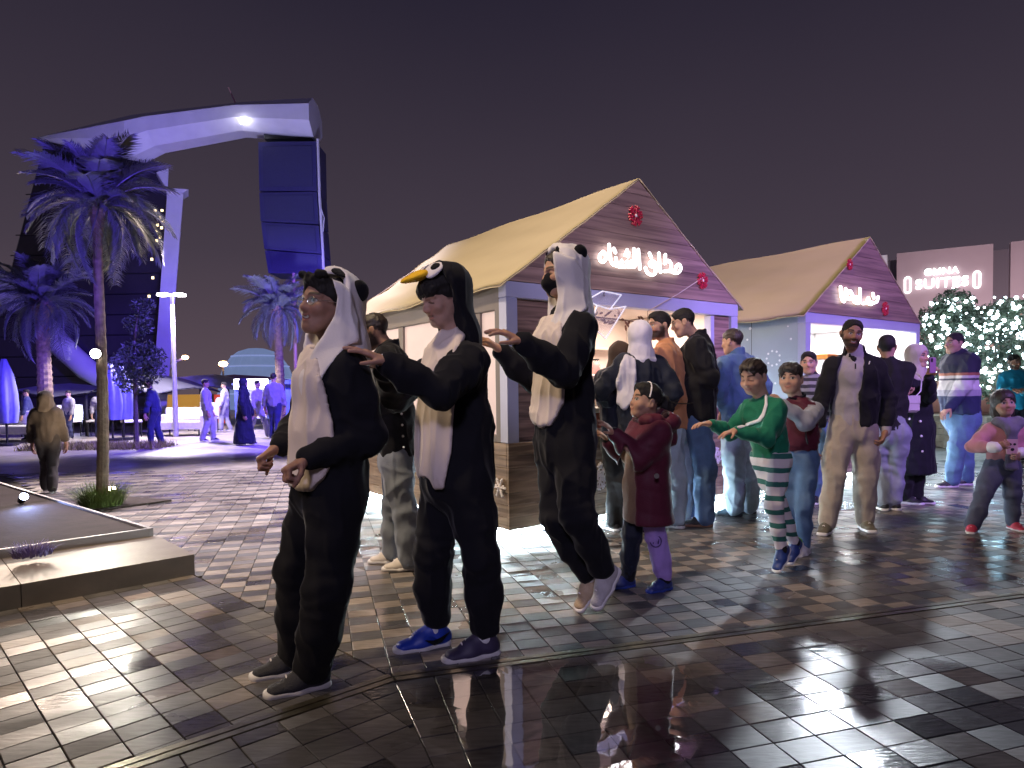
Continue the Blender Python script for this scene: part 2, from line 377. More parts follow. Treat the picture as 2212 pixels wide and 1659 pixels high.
# standing water
def water_mat():
    m = bpy.data.materials.new('standing_water'); m.use_nodes = True; n = m.node_tree.nodes; l = m.node_tree.links; n.clear()
    o = n.new('ShaderNodeOutputMaterial'); mixs = n.new('ShaderNodeMixShader'); tr = n.new('ShaderNodeBsdfTransparent'); gl = n.new('ShaderNodeBsdfGlossy'); fr = n.new('ShaderNodeFresnel')
    tr.inputs[0].default_value = (.9, .89, .88, 1); gl.inputs['Roughness'].default_value = .03; fr.inputs[0].default_value = 1.36
    at = n.new('ShaderNodeAttribute'); at.attribute_name = 'Col'; mu = n.new('ShaderNodeMath'); mu.operation = 'MULTIPLY'
    g = n.new('ShaderNodeNewGeometry'); z = n.new('ShaderNodeTexNoise'); z.inputs['Scale'].default_value = 7; l.new(g.outputs['Position'], z.inputs['Vector'])
    u = n.new('ShaderNodeBump'); u.inputs['Strength'].default_value = .05; u.inputs['Distance'].default_value = .01; l.new(z.outputs[0], u.inputs['Height'])
    l.new(u.outputs[0], gl.inputs['Normal']); l.new(u.outputs[0], fr.inputs['Normal'])
    l.new(fr.outputs[0], mu.inputs[0]); l.new(at.outputs['Fac'], mu.inputs[1]); l.new(mu.outputs[0], mixs.inputs[0]); l.new(tr.outputs[0], mixs.inputs[1]); l.new(gl.outputs[0], mixs.inputs[2]); l.new(mixs.outputs[0], o.inputs[0]); return m
WATER = water_mat()
def puddle(pts, seed):
    pts = [G(*p)[:2] for p in pts]; rnd = random.Random(seed); out = []
    for i in range(len(pts)):
        a, b = pts[i], pts[(i+1) % len(pts)]
        for k in range(7): out.append(a+(b-a)*k/7+np.array([rnd.uniform(-.022, .022), rnd.uniform(-.022, .022)]))
    c = np.mean(out, axis=0)
    ring = [c+(p-c)*.8 for p in out]; n_ = len(out)
    v = [(*(p-c), 0) for p in out]+[(*(p-c), .0012) for p in ring]
    f = [tuple(range(n_, 2*n_))]+[(i, (i+1) % n_, n_+(i+1) % n_, n_+i) for i in range(n_)]
    obj('puddle', mkmesh('puddle', v, f, WATER, cols=np.array([[0,0,0]]*n_+[[.5,.5,.5]]*n_)), None, (*c, .0031), kind='structure')
puddle([(880,1480),(1010,1446),(1200,1425),(1420,1415),(1540,1440),(1560,1500),(1480,1560),(1520,1655),(1330,1700),(1040,1690),(930,1600),(955,1540),(860,1520)], 1)
0 and puddle([(1590,1470),(1700,1460),(1760,1500),(1850,1560),(1900,1640),(1760,1700),(1620,1690),(1590,1600),(1640,1540)], 2)
0 and puddle([(330,1470),(400,1452),(470,1490),(440,1560),(380,1590),(300,1540)], 3)
puddle([(1080,1200),(1200,1190),(1300,1215),(1250,1240),(1120,1236)], 4)

# ================================================================ plinth, planter bed and palms on the left
stone = mat('plinth_stone', (.20, .172, .150), .45, noise=.2, nscale=6, bump=.15, bscale=30)
pl = empty('stone_plinth', (*PC, 0), 'low pale stone plinth step carrying the dark planter bed', 'step')
a3, b3 = np.append(pa, 0), np.append(pb, 0); pz = .137
o0 = np.zeros(3)
for i in range(5):                                          # front fascia and top in slabs
    s0, s1 = o0+a3*(i*.95), o0+a3*(i*.95+.945)
    m_ = MB(); m_.prism([s0, s0+b3*1.4, s1+b3*1.4, s1], (0, 0, pz+.0)); m_.build('slab', stone, pl)
Q0 = G(326, 1158, pz)[:2]
bedm = mat('bed_surface', (.034, .024, .026), .8, noise=.3, nscale=5, bump=.3, bscale=30, spec=.12)
edge = mat('metal_edge', (.34, .33, .35), .4, .2)
bed = empty('planter_bed', (*Q0, pz), 'dark glossy planter bed with thin white metal edging on the plinth', 'planter')
qa, qb = a3*4.2, np.append(G(0, 1044, .19)[:2]-Q0, 0)*1.35
m_ = MB(); m_.prism([o0, qb, qa+qb, qa], (0, 0, .045)); m_.build('bed_surface', bedm, bed)
for p, q in ((o0, qa), (o0, qb)):
    m_ = MB(); t = (q-p)/np.linalg.norm(q-p); nn = np.array([-t[1], t[0], 0]); e0 = p-t*.014
    m_.prism([e0-nn*.014, q-nn*.014, q+nn*.014, e0+nn*.014], (0, 0, .062 if q is qa else .0625)); m_.build('edging', edge, bed)
def shoots(name, c, r, h, n_, m, label, cat, lean=.5, w=.006, seed=1, kind='stuff', z0=0):
    rnd = random.Random(seed); v = []; f = []
    for i in range(n_):
        a = rnd.uniform(0, 6.283); q = r*math.sqrt(rnd.random())*.55; b = np.array([q*math.cos(a), q*math.sin(a), 0])
        d = np.array([math.cos(a+rnd.uniform(-.6, .6)), math.sin(a+rnd.uniform(-.6, .6)), 0]); L = h*rnd.uniform(.55, 1.1); le = lean*rnd.uniform(.3, 1.3)
        s = np.array([-d[1], d[0], 0])*w*rnd.uniform(.6, 1.3); o_ = len(v)
        for k in range(4):
            t = k/3; p = b+d*(le*L*t**1.7)+np.array([0, 0, L*(t-.25*le*t*t)]); ww = s*(1-t*.85); v += [p-ww, p+ww]
        f += [(o_+2*k, o_+2*k+1, o_+2*k+3, o_+2*k+2) for k in range(3)]
    return obj(name, mkmesh(name, v, f, m), None, c, label=label, cat=cat, kind=kind)
GRASS = mat('grass', (.10, .14, .03), .6, noise=.5, nscale=8)
GRASSY = mat('dry_grass', (.24, .22, .06), .6, noise=.5, nscale=8)
LAV = mat('lavender', (.16, .12, .30), .6, noise=.4, nscale=9)
pb1 = G(220, 1096)
shoots('grass_clump', pb1, .36, .30, 900, GRASS, 'green grass tuft around the foot of the tall palm', 'grass', .9, .006, 3)
shoots('lavender_clump', (*(G(70, 1196, .19)[:2]), .18), .20, .09, 260, LAV, 'small violet flowering clump in the planter bed', 'flowers', .8, .005, 5)
soil = mat('soil', (.05, .035, .028), .8, noise=.4, nscale=25, bump=.5)
sb = MB(); c = G(235, 1090); sb.prism([c+np.array([-.55,-.2,0]), c+np.array([.15,-.42,0]), c+np.array([.62,.15,0]), c+np.array([-.1,.45,0])], (0,0,.022)); sb.build('soil_bed', soil, None, c, kind='structure')
# low yellow ground cover strip behind the palm
g0 = G(220, 968); shoots('ground_cover', g0, .2, .16, 10, GRASSY, 'strip of dry yellow ground cover beside the cafe terrace', 'ground cover', .8, .02)
oo = bpy.data.objects[-1] if False else None
gc = [o for o in COL.objects if o.name.startswith('ground_cover')][0]
v = []; f = []; rnd = random.Random(9)
for i in range(2600):
    b = np.array([rnd.uniform(-1.6, 1.5), rnd.uniform(-.55, .55), 0]); a = rnd.uniform(0, 6.28); L = rnd.uniform(.06, .2); s = np.array([math.cos(a), math.sin(a), 0])*.012; o_ = len(v)
    tip = b+np.array([rnd.uniform(-.1, .1), rnd.uniform(-.1, .1), L]); v += [b-s, b+s, tip]; f.append((o_, o_+1, o_+2))
gc.data = mkmesh('ground_cover', v, f, GRASSY)

BARK = mat('palm_bark', (.16, .11, .075), .85, noise=.45, nscale=16, bump=.9, bscale=28)
FROND = mat('palm_leaf', (.10, .115, .115), .45, noise=.3, nscale=6)
def frond_mesh(L, droop, seed, nl=64, lw=.0075, ll=.25):
    rnd = random.Random(seed); v = []; f = []
    def pt(t): return np.array([L*(t-.18*droop*t*t*t), 0, L*(.42*t-(.42+.62*droop)*t*t)])
    m_ = MB(); m_.tube([pt(t) for t in np.linspace(0, 1, 10)], list(np.linspace(.016, .003, 10)*L/1.0), 5)
    v += m_.v; f += m_.f
    for k in range(nl):
        t = .10+.9*k/nl; p = pt(t); tg = pt(min(1, t+.02))-pt(t-.02); tg /= np.linalg.norm(tg)
        for s in (-1, 1):
            l_ = ll*L*(.45+.9*math.sin(math.pi*min(1, t*.95+.08)))*rnd.uniform(.75, 1.1)
            d = tg*.75+np.array([0, s*.8, .28+rnd.uniform(-.15, .15)]); d /= np.linalg.norm(d); o_ = len(v)
            e1 = p+d*l_*.55; e2 = p+d*l_+np.array([0, 0, -l_*rnd.uniform(.15, .5)])
            w = np.cross(d, [0, s*.3, 1.0]); w = w/np.linalg.norm(w)*lw*L
            v += [p-w*.6, p+w*.6, e1+w, e1-w, e2]; f += [(o_, o_+1, o_+2, o_+3), (o_+3, o_+2, o_+4)]
    return mkmesh('frond', v, f, FROND)
FR = [frond_mesh(1, d, i) for i, d in enumerate((.35, .65, .95, 1.25, .15))]
def palm(base, top, L, r, n_, label, seed, lean=(0, 0)):
    rnd = random.Random(seed); base = np.asarray(base, float); h = top[2]-base[2]; root = empty('palm_tree', base, label, 'palm tree', group='palms lit in blue')
    off = np.array([top[0]-base[0], top[1]-base[1]])
    pts = []; rr = []
    for k in range(46):
        t = k/45; pts.append((off[0]*t+.02*math.sin(t*5), off[1]*t, h*t)); rr.append(r*(1.25-.35*t if t < .92 else .95+1.6*(t-.92)/.08*.5)*(1+.10*(k % 2)))
    m_ = MB(); m_.tube(pts, rr, 12); m_.build('trunk', BARK, root, smooth=False)
    m_ = MB(); m_.ball((off[0], off[1], h+.02*L), r*1.6, 6, 10, (1, 1, 1.3)); m_.build('crown_shaft', BARK, root)
    for i in range(n_):
        t = i/n_; el = R_(88)*(1-t)**1.0-R_(30)*t; az = i*2.39996+rnd.uniform(-.25, .25)
        me = FR[4] if t < .36 else FR[min(3, int((t-.3)*5))]
        o = obj('frond', me, root, (off[0]+r*.6*math.cos(az), off[1]+r*.6*math.sin(az), h+.02*L)); s = L*rnd.uniform(.85, 1.12)*(1.0 if t > .36 else 1.1); o.scale = (s, s*rnd.uniform(.85, 1.1), s)
        o.rotation_euler = (rnd.uniform(-.3, .3), -el+(.36 if t < .36 else .2), az)
    return root
pt1 = P(214, 452, pb1[1]+.05)
palm(pb1, pt1, .72, .046, 50, 'tall palm with grass tuft at its foot beside the planter bed', 1)
Y2 = 17.5; palm((*P(96, 900, Y2)[:2], 0), P(92, 660, Y2), 1.25, .15, 42, 'palm with brown trunk in front of the terrace canopy', 2)
Y3 = 21.0; palm((*P(606, 900, Y3)[:2], 0), P(600, 672, Y3), 1.15, .12, 40, 'bright blue palm in front of the glass dome', 3)
# the bright projector strapped to the first palm and the uplights
white_glow = mat('lamp_glow', (1, 1, 1), .4, emit=(1, .96, .86), estr=40)
blue_glow = mat('lamp_glow_blue', (1, 1, 1), .4, emit=(.55, .7, 1), estr=60)
dark_metal = mat('dark_metal', (.03, .03, .035), .45, .6)
def fixture(name, loc, label, glow, power, col, r=.05, aim=(0, -1, -.2), parent=None, group=None):
    root = empty(name, loc, label, 'lamp', group=group); a = np.array(aim, float); a /= np.linalg.norm(a)
    m_ = MB(); m_.tube([-a*.09, -a*.01], [r*.8, r*1.15], 12); m_.build('housing', dark_metal, root)
    m_ = MB(); m_.tube([a*-.008, a*.004], [r, r*.98], 12); m_.build('lens', glow, root)
    d = bpy.data.lights.new(name+'_light', 'SPOT'); d.spot_size = R_(165); d.spot_blend = .5; d.energy = power; d.color = col; d.shadow_soft_size = .05
    lo = bpy.data.objects.new(name+'_light', d); COL.objects.link(lo); lo.parent = root; lo.location = tuple(a*.03); lo.rotation_euler = Vector(a).to_track_quat('-Z', 'Y').to_euler()
    return root
lp = P(206, 764, pb1[1]-.06)
fixture('projector_lamp', lp, 'glaring projector lamp strapped to the trunk of the tall palm', white_glow, 190, (1, .93, .8), .05, (.35, -1, -.15))
up = P(238, 1052, pb1[1]+.75); up[2] = .1
fixture('uplight', up, 'warm ground uplight behind the grass tuft of the palm', mat('lamp_glow_warm', (1,1,1), .4, emit=(1,.8,.5), estr=50), 240, (1, .75, .45), .06, (.1, -.2, 1))
up = np.append(G(52, 1072, .26)[:2], .26)
fixture('bed_spotlight', up, 'small blue spotlight in the planter bed', blue_glow, 26, (.35, .45, 1), .035, (.5, -.3, .45))

# ================================================================ tower with the white arm, speakers
TY = 25.0
glass_dark = mat('tower_glass', (.030, .026, .042), .16, noise=.4, nscale=.6, spec=.6)
white_pan = mat('white_cladding', (.62, .62, .66), .38, noise=.08, nscale=2)
tb = np.array([*P(190, 870, TY+1)[:2], 0])
tw = empty('glass_tower', tb, 'dark glass tower with white edge fins and a bent white arm on top', 'tower')
def pr(poly, Y, dep, name, m, parent=tw, base=tb):
    m_ = MB(); n_ = len(poly); a_ = [P(x, y, Y)-base for x, y in poly]; b_ = [np.array([*P(x, y, Y+dep)[:2], q[2]+base[2]])-base for (x, y), q in zip(poly, a_)]; m_.add(a_+b_, [tuple(range(n_))[::-1], tuple(range(n_, 2*n_))]+[(i, (i+1) % n_, n_+(i+1) % n_, n_+i) for i in range(n_)]); return m_.build(name, m, parent)
pr([(-60,905),(332,905),(362,368),(300,330),(98,300)], TY+1, 7, 'facade', glass_dark)
pr([(326,905),(358,905),(396,420),(362,406)], TY+.6, .8, 'edge_fin', white_pan)
pr([(338,372),(364,364),(362,412),(355,400)], TY+.55, .9, 'roof_fin', white_pan)
pr([(360,406),(407,409),(396,416),(360,417)], TY+.5, .9, 'roof_blade', white_pan)
# mullions and lit windows
for k in range(11):
    y = 420+k*44; m_ = MB(); xl, xr = 86-(y-300)*.25, 362-(y-368)*.056
    m_.tube([P(xl, y, TY+.97)-tb, P(xr, y-6, TY+.97)-tb], .02, 4); m_.build('mullion', dark_metal, tw)
lit = mat('lit_window', (.8,.7,.4), .4, emit=(1, .8, .4), estr=2.5)
for k, (x, y) in enumerate([(345,470),(352,478),(340,486),(349,492),(338,500),(346,512),(335,455),(350,455),(338,520),(328,560),(330,600),(322,640)]):
    m_ = MB(); p = P(x, y, TY+.985)-tb; m_.box(p-np.array([.045,.01,.05]), p+np.array([.045,.01,.05])); m_.build('window', lit, tw)
# the curved white ribbons on the facade
for pts, r0 in (([(-40,560),(0,618),(40,668)], .5), ([(96,690),(130,745),(190,800),(262,850)], .42)):
    m_ = MB(); m_.tube([P(x, y, TY+.75)-tb for x, y in pts], [r0*.7]+[r0]*(len(pts)-2)+[r0*.55], 12); m_.build('ribbon', white_pan, tw, smooth=True)
# arm: a faceted bent tube
arm_p = [(x, (t+bt)/2, (bt-t)/2*TY/FPX/.93, dp) for x, t, bt, dp in ((82,297,301,.06),(300,256,346,.95),(345,250,324,.9),(522,229,291,.82),(532,228,291,.82),(682,219,304,.85))]
m_ = MB(); V_ = []; n_ = 8
for (x, y, hz, dp) in arm_p:
    c = P(x, y, TY-.6)-tb
    for k in range(n_):
        w = 2*math.pi*(k+.5)/n_; V_.append(c+np.array([0, dp*math.cos(w)*1.05, hz*math.sin(w)*.93]))
F_ = [(i*n_+k, i*n_+(k+1) % n_, (i+1)*n_+(k+1) % n_, (i+1)*n_+k) for i in range(len(arm_p)-1) for k in range(n_)]+[tuple(range(n_))[::-1], tuple(range((len(arm_p)-1)*n_, len(arm_p)*n_))]
m_.add(V_, F_); m_.build('white_arm', white_pan, tw, smooth=False)
m_ = MB(); m_.tube([P(511,228,TY-.6)-tb, P(493,188,TY-.6)-tb], [.035,.015], 6); m_.build('antenna', mat('antenna', (.6,.35,.25), .5), tw)
m_ = MB(); m_.ball(P(524,262,TY-1.45)-tb, .10); m_.build('arm_lamp', mat('arm_lamp', (1,1,1), .4, emit=(.95,.92,1), estr=25), tw)
dl = bpy.data.lights.new('arm_light', 'POINT'); dl.energy = 5; dl.color = (.7, .72, 1); dl.shadow_soft_size = .12
do = bpy.data.objects.new('arm_light', dl); COL.objects.link(do); do.parent = tw; do.location = tuple(P(524,266,TY-1.7)-tb)
# speaker array
spk = mat('speaker_cabinet', (.035, .033, .12), .5, noise=.1, nscale=4); spg = mat('speaker_grille', (.03, .03, .10), .7, noise=.2, nscale=40, bump=.5, bscale=120)
st = P(622, 296, TY-.6)
sp = empty('speaker_array', (*st[:2], st[2]), 'hanging stack of blue lit loudspeaker cabinets under the white arm', 'speakers')
ys = [((558,307),(682,305),(684,412),(560,412)), ((560,416),(684,414),(688,484),(563,478)), ((564,480),(688,487),(693,548),(571,538)), ((572,541),(693,550),(696,592),(580,590))]
for q in ys:
    m_ = MB(); m_.prism([P(x, y, TY-1.2)-st for x, y in q], (0, 1.3, 0)); cb = m_.build('cabinet', spk, sp)
    cx_, cy_ = np.mean([a[0] for a in q]), np.mean([a[1] for a in q])
    m_ = MB(); m_.prism([P(cx_+(x-cx_)*.86, cy_+(y-cy_)*.82, TY-1.235)-st for x, y in q], (0, .03, 0)); m_.build('grille', spg, cb)
m_ = MB(); m_.tube([P(686,300,TY-1.1)-st, P(690,420,TY-1.1)-st, P(697,540,TY-1.1)-st, P(699,600,TY-1.1)-st], .05, 6); m_.tube([P(690,440,TY-1.15)-st, P(700,470,TY-1.15)-st, P(698,500,TY-1.15)-st], .02, 5)
m_.build('flying_rail', white_pan, sp)
m_ = MB(); m_.box(P(570,300,TY-.8)-st, P(682,292,TY-.3)-st); m_.build('hanging_frame', dark_metal, sp)
# slim pole under the speakers
m_ = MB(); b0 = np.array([*P(640, 850, 22)[:2], 0]); m_.tube([b0, P(634, 590, 22)], [.07, .05], 8); m_.build('flag_pole', mat('pole_rust', (.42, .25, .17), .5), None, b0, label='slim brown pole standing under the speaker stack', cat='pole')

# ================================================================ street lamps, dome, kiosk, terrace
pole_m = mat('pole_grey', (.42, .40, .44), .45, .3)
LY = 19.0; lb = np.array([*P(380, 940, LY)[:2], 0])
sl_ = empty('street_lamp', lb, 'tall grey street lamp with two glowing heads', 'street lamp')
m_ = MB(); m_.tube([o0, P(372, 640, LY)-lb], [.075, .05], 10); m_.build('pole', pole_m, sl_)
for x0, x1 in ((343, 366), (378, 398)):
    m_ = MB(); m_.tube([P(372, 641, LY)-lb, P((x0+x1)/2, 638, LY)-lb], .025, 6); m_.build('bracket', pole_m, sl_)
    m_ = MB(); c0, c1 = P(x0, 640, LY)-lb, P(x1, 634, LY)-lb; m_.bbox((c0[0], -.12, c0[2]), (c1[0], .12, c1[2]+.0), .01); m_.build('lamp_head', mat('street_glow', (1,1,1), .4, emit=(1, .93, .95), estr=18), sl_)
for dx in (-.25, .25):
    d = bpy.data.lights.new('street_light', 'SPOT'); d.spot_size = R_(125); d.energy = 1300; d.color = (1, .90, .95); o = bpy.data.objects.new('street_light', d); COL.objects.link(o); o.parent = sl_; q = P(372+dx*70, 648, LY)-lb; o.location = (q[0], q[1]-.1, q[2]-.1); d.shadow_soft_size = .1
LY2 = 27.0; lb = np.array([*P(347, 900, LY2)[:2], 0])
s2 = empty('curved_lamp', lb, 'curved lamp post with a small orange head', 'street lamp')
m_ = MB(); m_.tube([o0]+[P(x, y, LY2)-lb for x, y in ((348,850),(352,825),(362,798),(378,782),(396,774))], [.07]*4+[.06,.04], 8); m_.build('pole', pole_m, s2, smooth=True)
org_glow = mat('orange_glow', (1,1,1), .4, emit=(1,.55,.22), estr=25)
m_ = MB(); m_.ball(P(400,772,LY2)-lb, .12, 6, 8, (1.2, 1, .7)); m_.build('lamp_head', org_glow, s2)
LY3 = 42.0; lb = np.array([*P(483, 880, LY3)[:2], 0])
s3 = empty('far_lamp', lb, 'distant lamp post with orange glow beside the glass dome', 'street lamp')
m_ = MB(); m_.tube([o0, P(482, 795, LY3)-lb], .06, 6); m_.build('pole', pole_m, s3)
m_ = MB(); m_.ball(P(482, 786, LY3)-lb, .25, 6, 8, (1.2, 1, .7)); m_.build('lamp_head', org_glow, s3)
# dome
DY = 46.0; dc = P(556, 850, DY+4); dc[2] = 0; Rr = (P(640,850,DY)[0]-P(470,850,DY)[0])/2
dom = empty('glass_dome', dc, 'glass dome hall with glowing blue ribs', 'building')
domg = mat('dome_glass', (.20, .23, .30), .25, emit=(.26, .36, .68), estr=.5, noise=.4, nscale=.9); ribm = mat('dome_rib', (.5,.6,.8), .4, emit=(.4,.5,1), estr=.5)
hD = P(556, 745, DY)[2]
prof = [(Rr*.98, 0), (Rr*1.0, hD*.25), (Rr*.96, hD*.48), (Rr*.84, hD*.70), (Rr*.64, hD*.87), (Rr*.45, hD*.955), (Rr*.22, hD*1.0), (.05, hD*1.01)]
m_ = MB(); m_.lathe(prof, (0,0,0), 40); m_.build('shell', domg, dom, smooth=True)
for i in (1, 2, 3, 4):
    r, z = prof[i]; m_ = MB(); m_.tube([(1.012*r*math.cos(a), 1.012*r*math.sin(a), z) for a in np.linspace(0, 2*math.pi, 41)], .05, 5); m_.build('ring_rib', ribm, dom)
for k in range(18):
    a = 2*math.pi*k/18; m_ = MB(); m_.tube([(1.008*r*math.cos(a), 1.008*r*math.sin(a), z) for r, z in prof[:6]], .010, 4); m_.build('rib', domg, dom)
# lit kiosk
KY = 21.5; kb = np.array([*P(560, 880, KY)[:2], 0])
kio = empty('lit_kiosk', kb, 'blue kiosk with a blazing white sign board behind the walkers', 'kiosk')
kblue = mat('kiosk_blue', (.05, .07, .35), .5)
def boxpx(x0, y0, x1, y1, Y, dep, name, m, parent, base):
    a, b = P(x0, y1, Y), P(x1, y0, Y); m_ = MB(); m_.bbox((a[0]-base[0], Y-base[1], max(0., a[2])-base[2]), (b[0]-base[0], Y+dep-base[1], b[2]-base[2]), .01); return m_.build(name, m, parent)
boxpx(510, 842, 622, 905, KY+1.2, .3, 'back_wall', mat('kiosk_wall', (.6,.6,.7), .5, emit=(.6,.6,1), estr=.9), kio, kb)
boxpx(578, 820, 634, 905, KY+.3, 1.2, 'side_wall', kblue, kio, kb)
boxpx(500, 826, 640, 832, KY+.1, 1.6, 'roof_slab', kblue, kio, kb)
boxpx(505, 818, 576, 841, KY-.1, .14, 'sign_board', mat('kiosk_sign', (1,1,1), .4, emit=(.88,.86,1), estr=5), kio, kb)
boxpx(508, 880, 575, 905, KY+.3, .5, 'counter', mat('kiosk_counter', (.5,.48,.6), .5), kio, kb)
boxpx(508, 841, 514, 905, KY+.0, .08, 'post', kblue, kio, kb)
# terrace canopies (tensile sheets)
canv = mat('canopy_cloth', (.10, .10, .13), .7, noise=.15, nscale=2)
canv2 = mat('canopy_pale', (.42, .44, .52), .7, noise=.1, nscale=2)
def canopy(name, pts, Y, dep, m, label, posts):
    b = np.array([P(pts[0][0], 880, Y)[0], Y, 0]); root = empty(name, b, label, 'canopy')
    n_ = len(pts); V_ = []; 
    for j in range(5):
        s = j/4
        for (x, y) in pts:
            q = P(x, y, Y); V_.append(q-b+np.array([0, dep*s, .35*math.sin(math.pi*s)*.6]))
    F_ = [(j*n_+i, j*n_+i+1, (j+1)*n_+i+1, (j+1)*n_+i) for j in range(4) for i in range(n_-1)]
    m_ = MB(); m_.add(V_, F_); m_.add([np.array(v)-np.array([0, 0, .03]) for v in V_], [f_[::-1] for f_ in F_]); m_.build('sheet', m, root, smooth=True)
    for x in posts:
        t = np.interp(x, [p[0] for p in pts], [p[1] for p in pts]); q = P(x, t, Y)-b; m_ = MB(); m_.tube([(q[0], q[1]+.1, 0), (q[0], q[1]+.1, q[2]-.01)], .05, 6); m_.build('post', dark_metal, root)
canopy('terrace_canopy', [(30,842),(110,858),(190,848),(250,822),(330,852)], 19.5, 5, canv, 'dark tented canopy over the cafe terrace', (40, 180, 318))
canopy('pale_canopy', [(300,838),(345,822),(400,818),(440,832),(500,840)], 24.0, 5, canv2, 'pale stretched canopy beside the curved lamp post', (312, 490))
canopy('far_canopy', [(420,826),(470,816),(540,820),(600,828)], 34.0, 4, mat('canopy_tan', (.30,.20,.15), .7), 'tan canopy roof far behind the walkers', (430, 590))
# orange lit bar
BY = 29.0; bb_ = np.array([*P(388, 900, BY)[:2], 0])
bar = empty('lit_bar', bb_, 'orange lit bar wall with a slatted counter on the terrace', 'bar')
boxpx(345, 852, 426, 905, BY+1.5, .3, 'back_wall', mat('bar_wall', (.62,.36,.08), .6, emit=(1,.5,.1), estr=.42, noise=.3, nscale=1.5), bar, bb_)
slat = mat('bar_slat', (.35, .22, .08), .6)
for k in range(12): boxpx(350+k*6.2, 888, 354.6+k*6.2, 905, BY+.4, .1, 'slat', slat, bar, bb_)
boxpx(346, 884, 428, 888, BY+.3, .6, 'counter_top', dark_metal, bar, bb_)
rs = P(473, 868, 25.0); rb = np.array([rs[0], rs[1], 0])
rd = empty('round_sign', rb, 'red standing sign with a white round emblem near the walkers', 'sign')
boxpx(464, 852, 482, 915, 25.02, .12, 'board', mat('sign_red', (.55, .06, .04), .5, emit=(.9,.1,.06), estr=.5), rd, rb)
m_ = MB(); m_.lathe([(.14, 0), (.14, .02)], (0,0,0), 20); q_ = m_.build('emblem', mat('sign_white', (.9,.9,1), .5, emit=(.85,.8,1), estr=1.2), rd); q_.rotation_euler = (R_(90), 0, 0); q_.location = (0, .015, rs[2]); q_.scale = (1, 1.25, 1)
# terrace furniture
sofa_m = mat('sofa_cloth', (.62, .60, .62), .8, noise=.1, nscale=12)
def sofa(px, py, w, label, seed=0):
    b = G(px, py); root = empty('terrace_sofa', b, label, 'sofa', group='pale sofas on the cafe terrace')
    for nm, lo, hi in (('seat', (-w/2, -.4, .18), (w/2, .4, .42)), ('backrest', (-w/2, .25, .42), (w/2, .4, .80)), ('armrest', (-w/2-.14, -.4, .1), (-w/2, .4, .6)), ('armrest', (w/2, -.4, .1), (w/2+.14, .4, .6))):
        m_ = MB(); m_.bbox(lo, hi, .03); m_.build(nm, sofa_m, root)
    for sx in (-1, 1):
        for sy in (-1, 1): m_ = MB(); m_.tube([(sx*w*.45, sy*.33, 0), (sx*w*.45, sy*.33, .2)], .025, 6); m_.build('leg', dark_metal, root)
def table(px, py, label):
    b = G(px, py); root = empty('terrace_table', b, label, 'table', group='dark terrace tables')
    m_ = MB(); m_.lathe([(.38, .70), (.38, .74)], (0,0,0), 18); m_.build('table_top', dark_metal, root)
    m_ = MB(); m_.tube([(0,0,.02), (0,0,.7)], .035, 8); m_.build('stem', dark_metal, root)
    m_ = MB(); m_.lathe([(.25, 0), (.22, .025)], (0,0,0), 16); m_.build('base', dark_metal, root)
def chair(px, py, rz, label):
    b = G(px, py); root = empty('terrace_chair', b, label, 'chair', rz, group='pale terrace chairs')
    m_ = MB(); m_.bbox((-.24,-.24,.42), (.24,.24,.48), .01); m_.build('seat', sofa_m, root)
    m_ = MB(); m_.bbox((-.24,.2,.50), (.24,.25,.92), .01); m_.build('backrest', sofa_m, root)
    for sx in (-1, 1):
        for sy in (-1, 1): m_ = MB(); m_.tube([(sx*.21, sy*.21, 0), (sx*.21, sy*.21, .43 if sy < 0 else .9)], .016, 6); m_.build('leg', dark_metal, root)
sofa(398, 940, 1.3, 'pale sofa on the terrace beside the grey lamp post'); sofa(34, 952, 1.8, 'pale sofa on the terrace beside the palm with brown trunk')
for x, y in ((130, 935), (190, 932), (250, 928), (300, 936)): table(x, y, 'dark round terrace table under the tented canopy')
for i, (x, y) in enumerate(((112,940),(150,944),(168,935),(212,942),(232,932),(285,944),(450,934),(428,930))): chair(x, y, i*1.7, 'pale cafe chair with dark legs '+('beside the pale sofa near the grey lamp post' if x > 400 else 'among the round tables under the tented canopy'))
# closed parasols
par_m = mat('parasol_cloth', (.16, .17, .42), .8, noise=.15, nscale=5, bump=.3, bscale=9)
def parasol(px, py, h, label):
    b = G(px, py); root = empty('closed_parasol', b, label, 'parasol', group='closed blue parasols')
    m_ = MB(); m_.tube([(0,0,.05),(0,0,h)], .025, 8); m_.build('pole', dark_metal, root)
    m_ = MB(); m_.lathe([(.24,0),(.24,.06)], (0,0,0), 14); m_.build('foot', dark_metal, root)
    v = []; n_ = 24; prof = [(.22,.55),(.26,.9),(.24,1.3),(.17,h-.35),(.05,h+.02)]
    for r, z in prof:
        for k in range(n_): a = 2*math.pi*k/n_; q = r*(1+.16*math.cos(6*a)); v.append((q*math.cos(a), q*math.sin(a), z))
    m_ = MB(); m_.add(v, [(i*n_+k, i*n_+(k+1) % n_, (i+1)*n_+(k+1) % n_, (i+1)*n_+k) for i in range(4) for k in range(n_)]+[tuple(range(4*n_, 5*n_))]); m_.build('folded_canopy', par_m, root, smooth=True)
parasol(244, 952, 2.0, 'closed blue parasol with striped folds beside the tall palm trunk'); parasol(268, 950, 1.95, 'darker closed blue parasol beside the striped one'); parasol(16, 962, 2.1, 'closed blue parasol beside the terrace sofa')
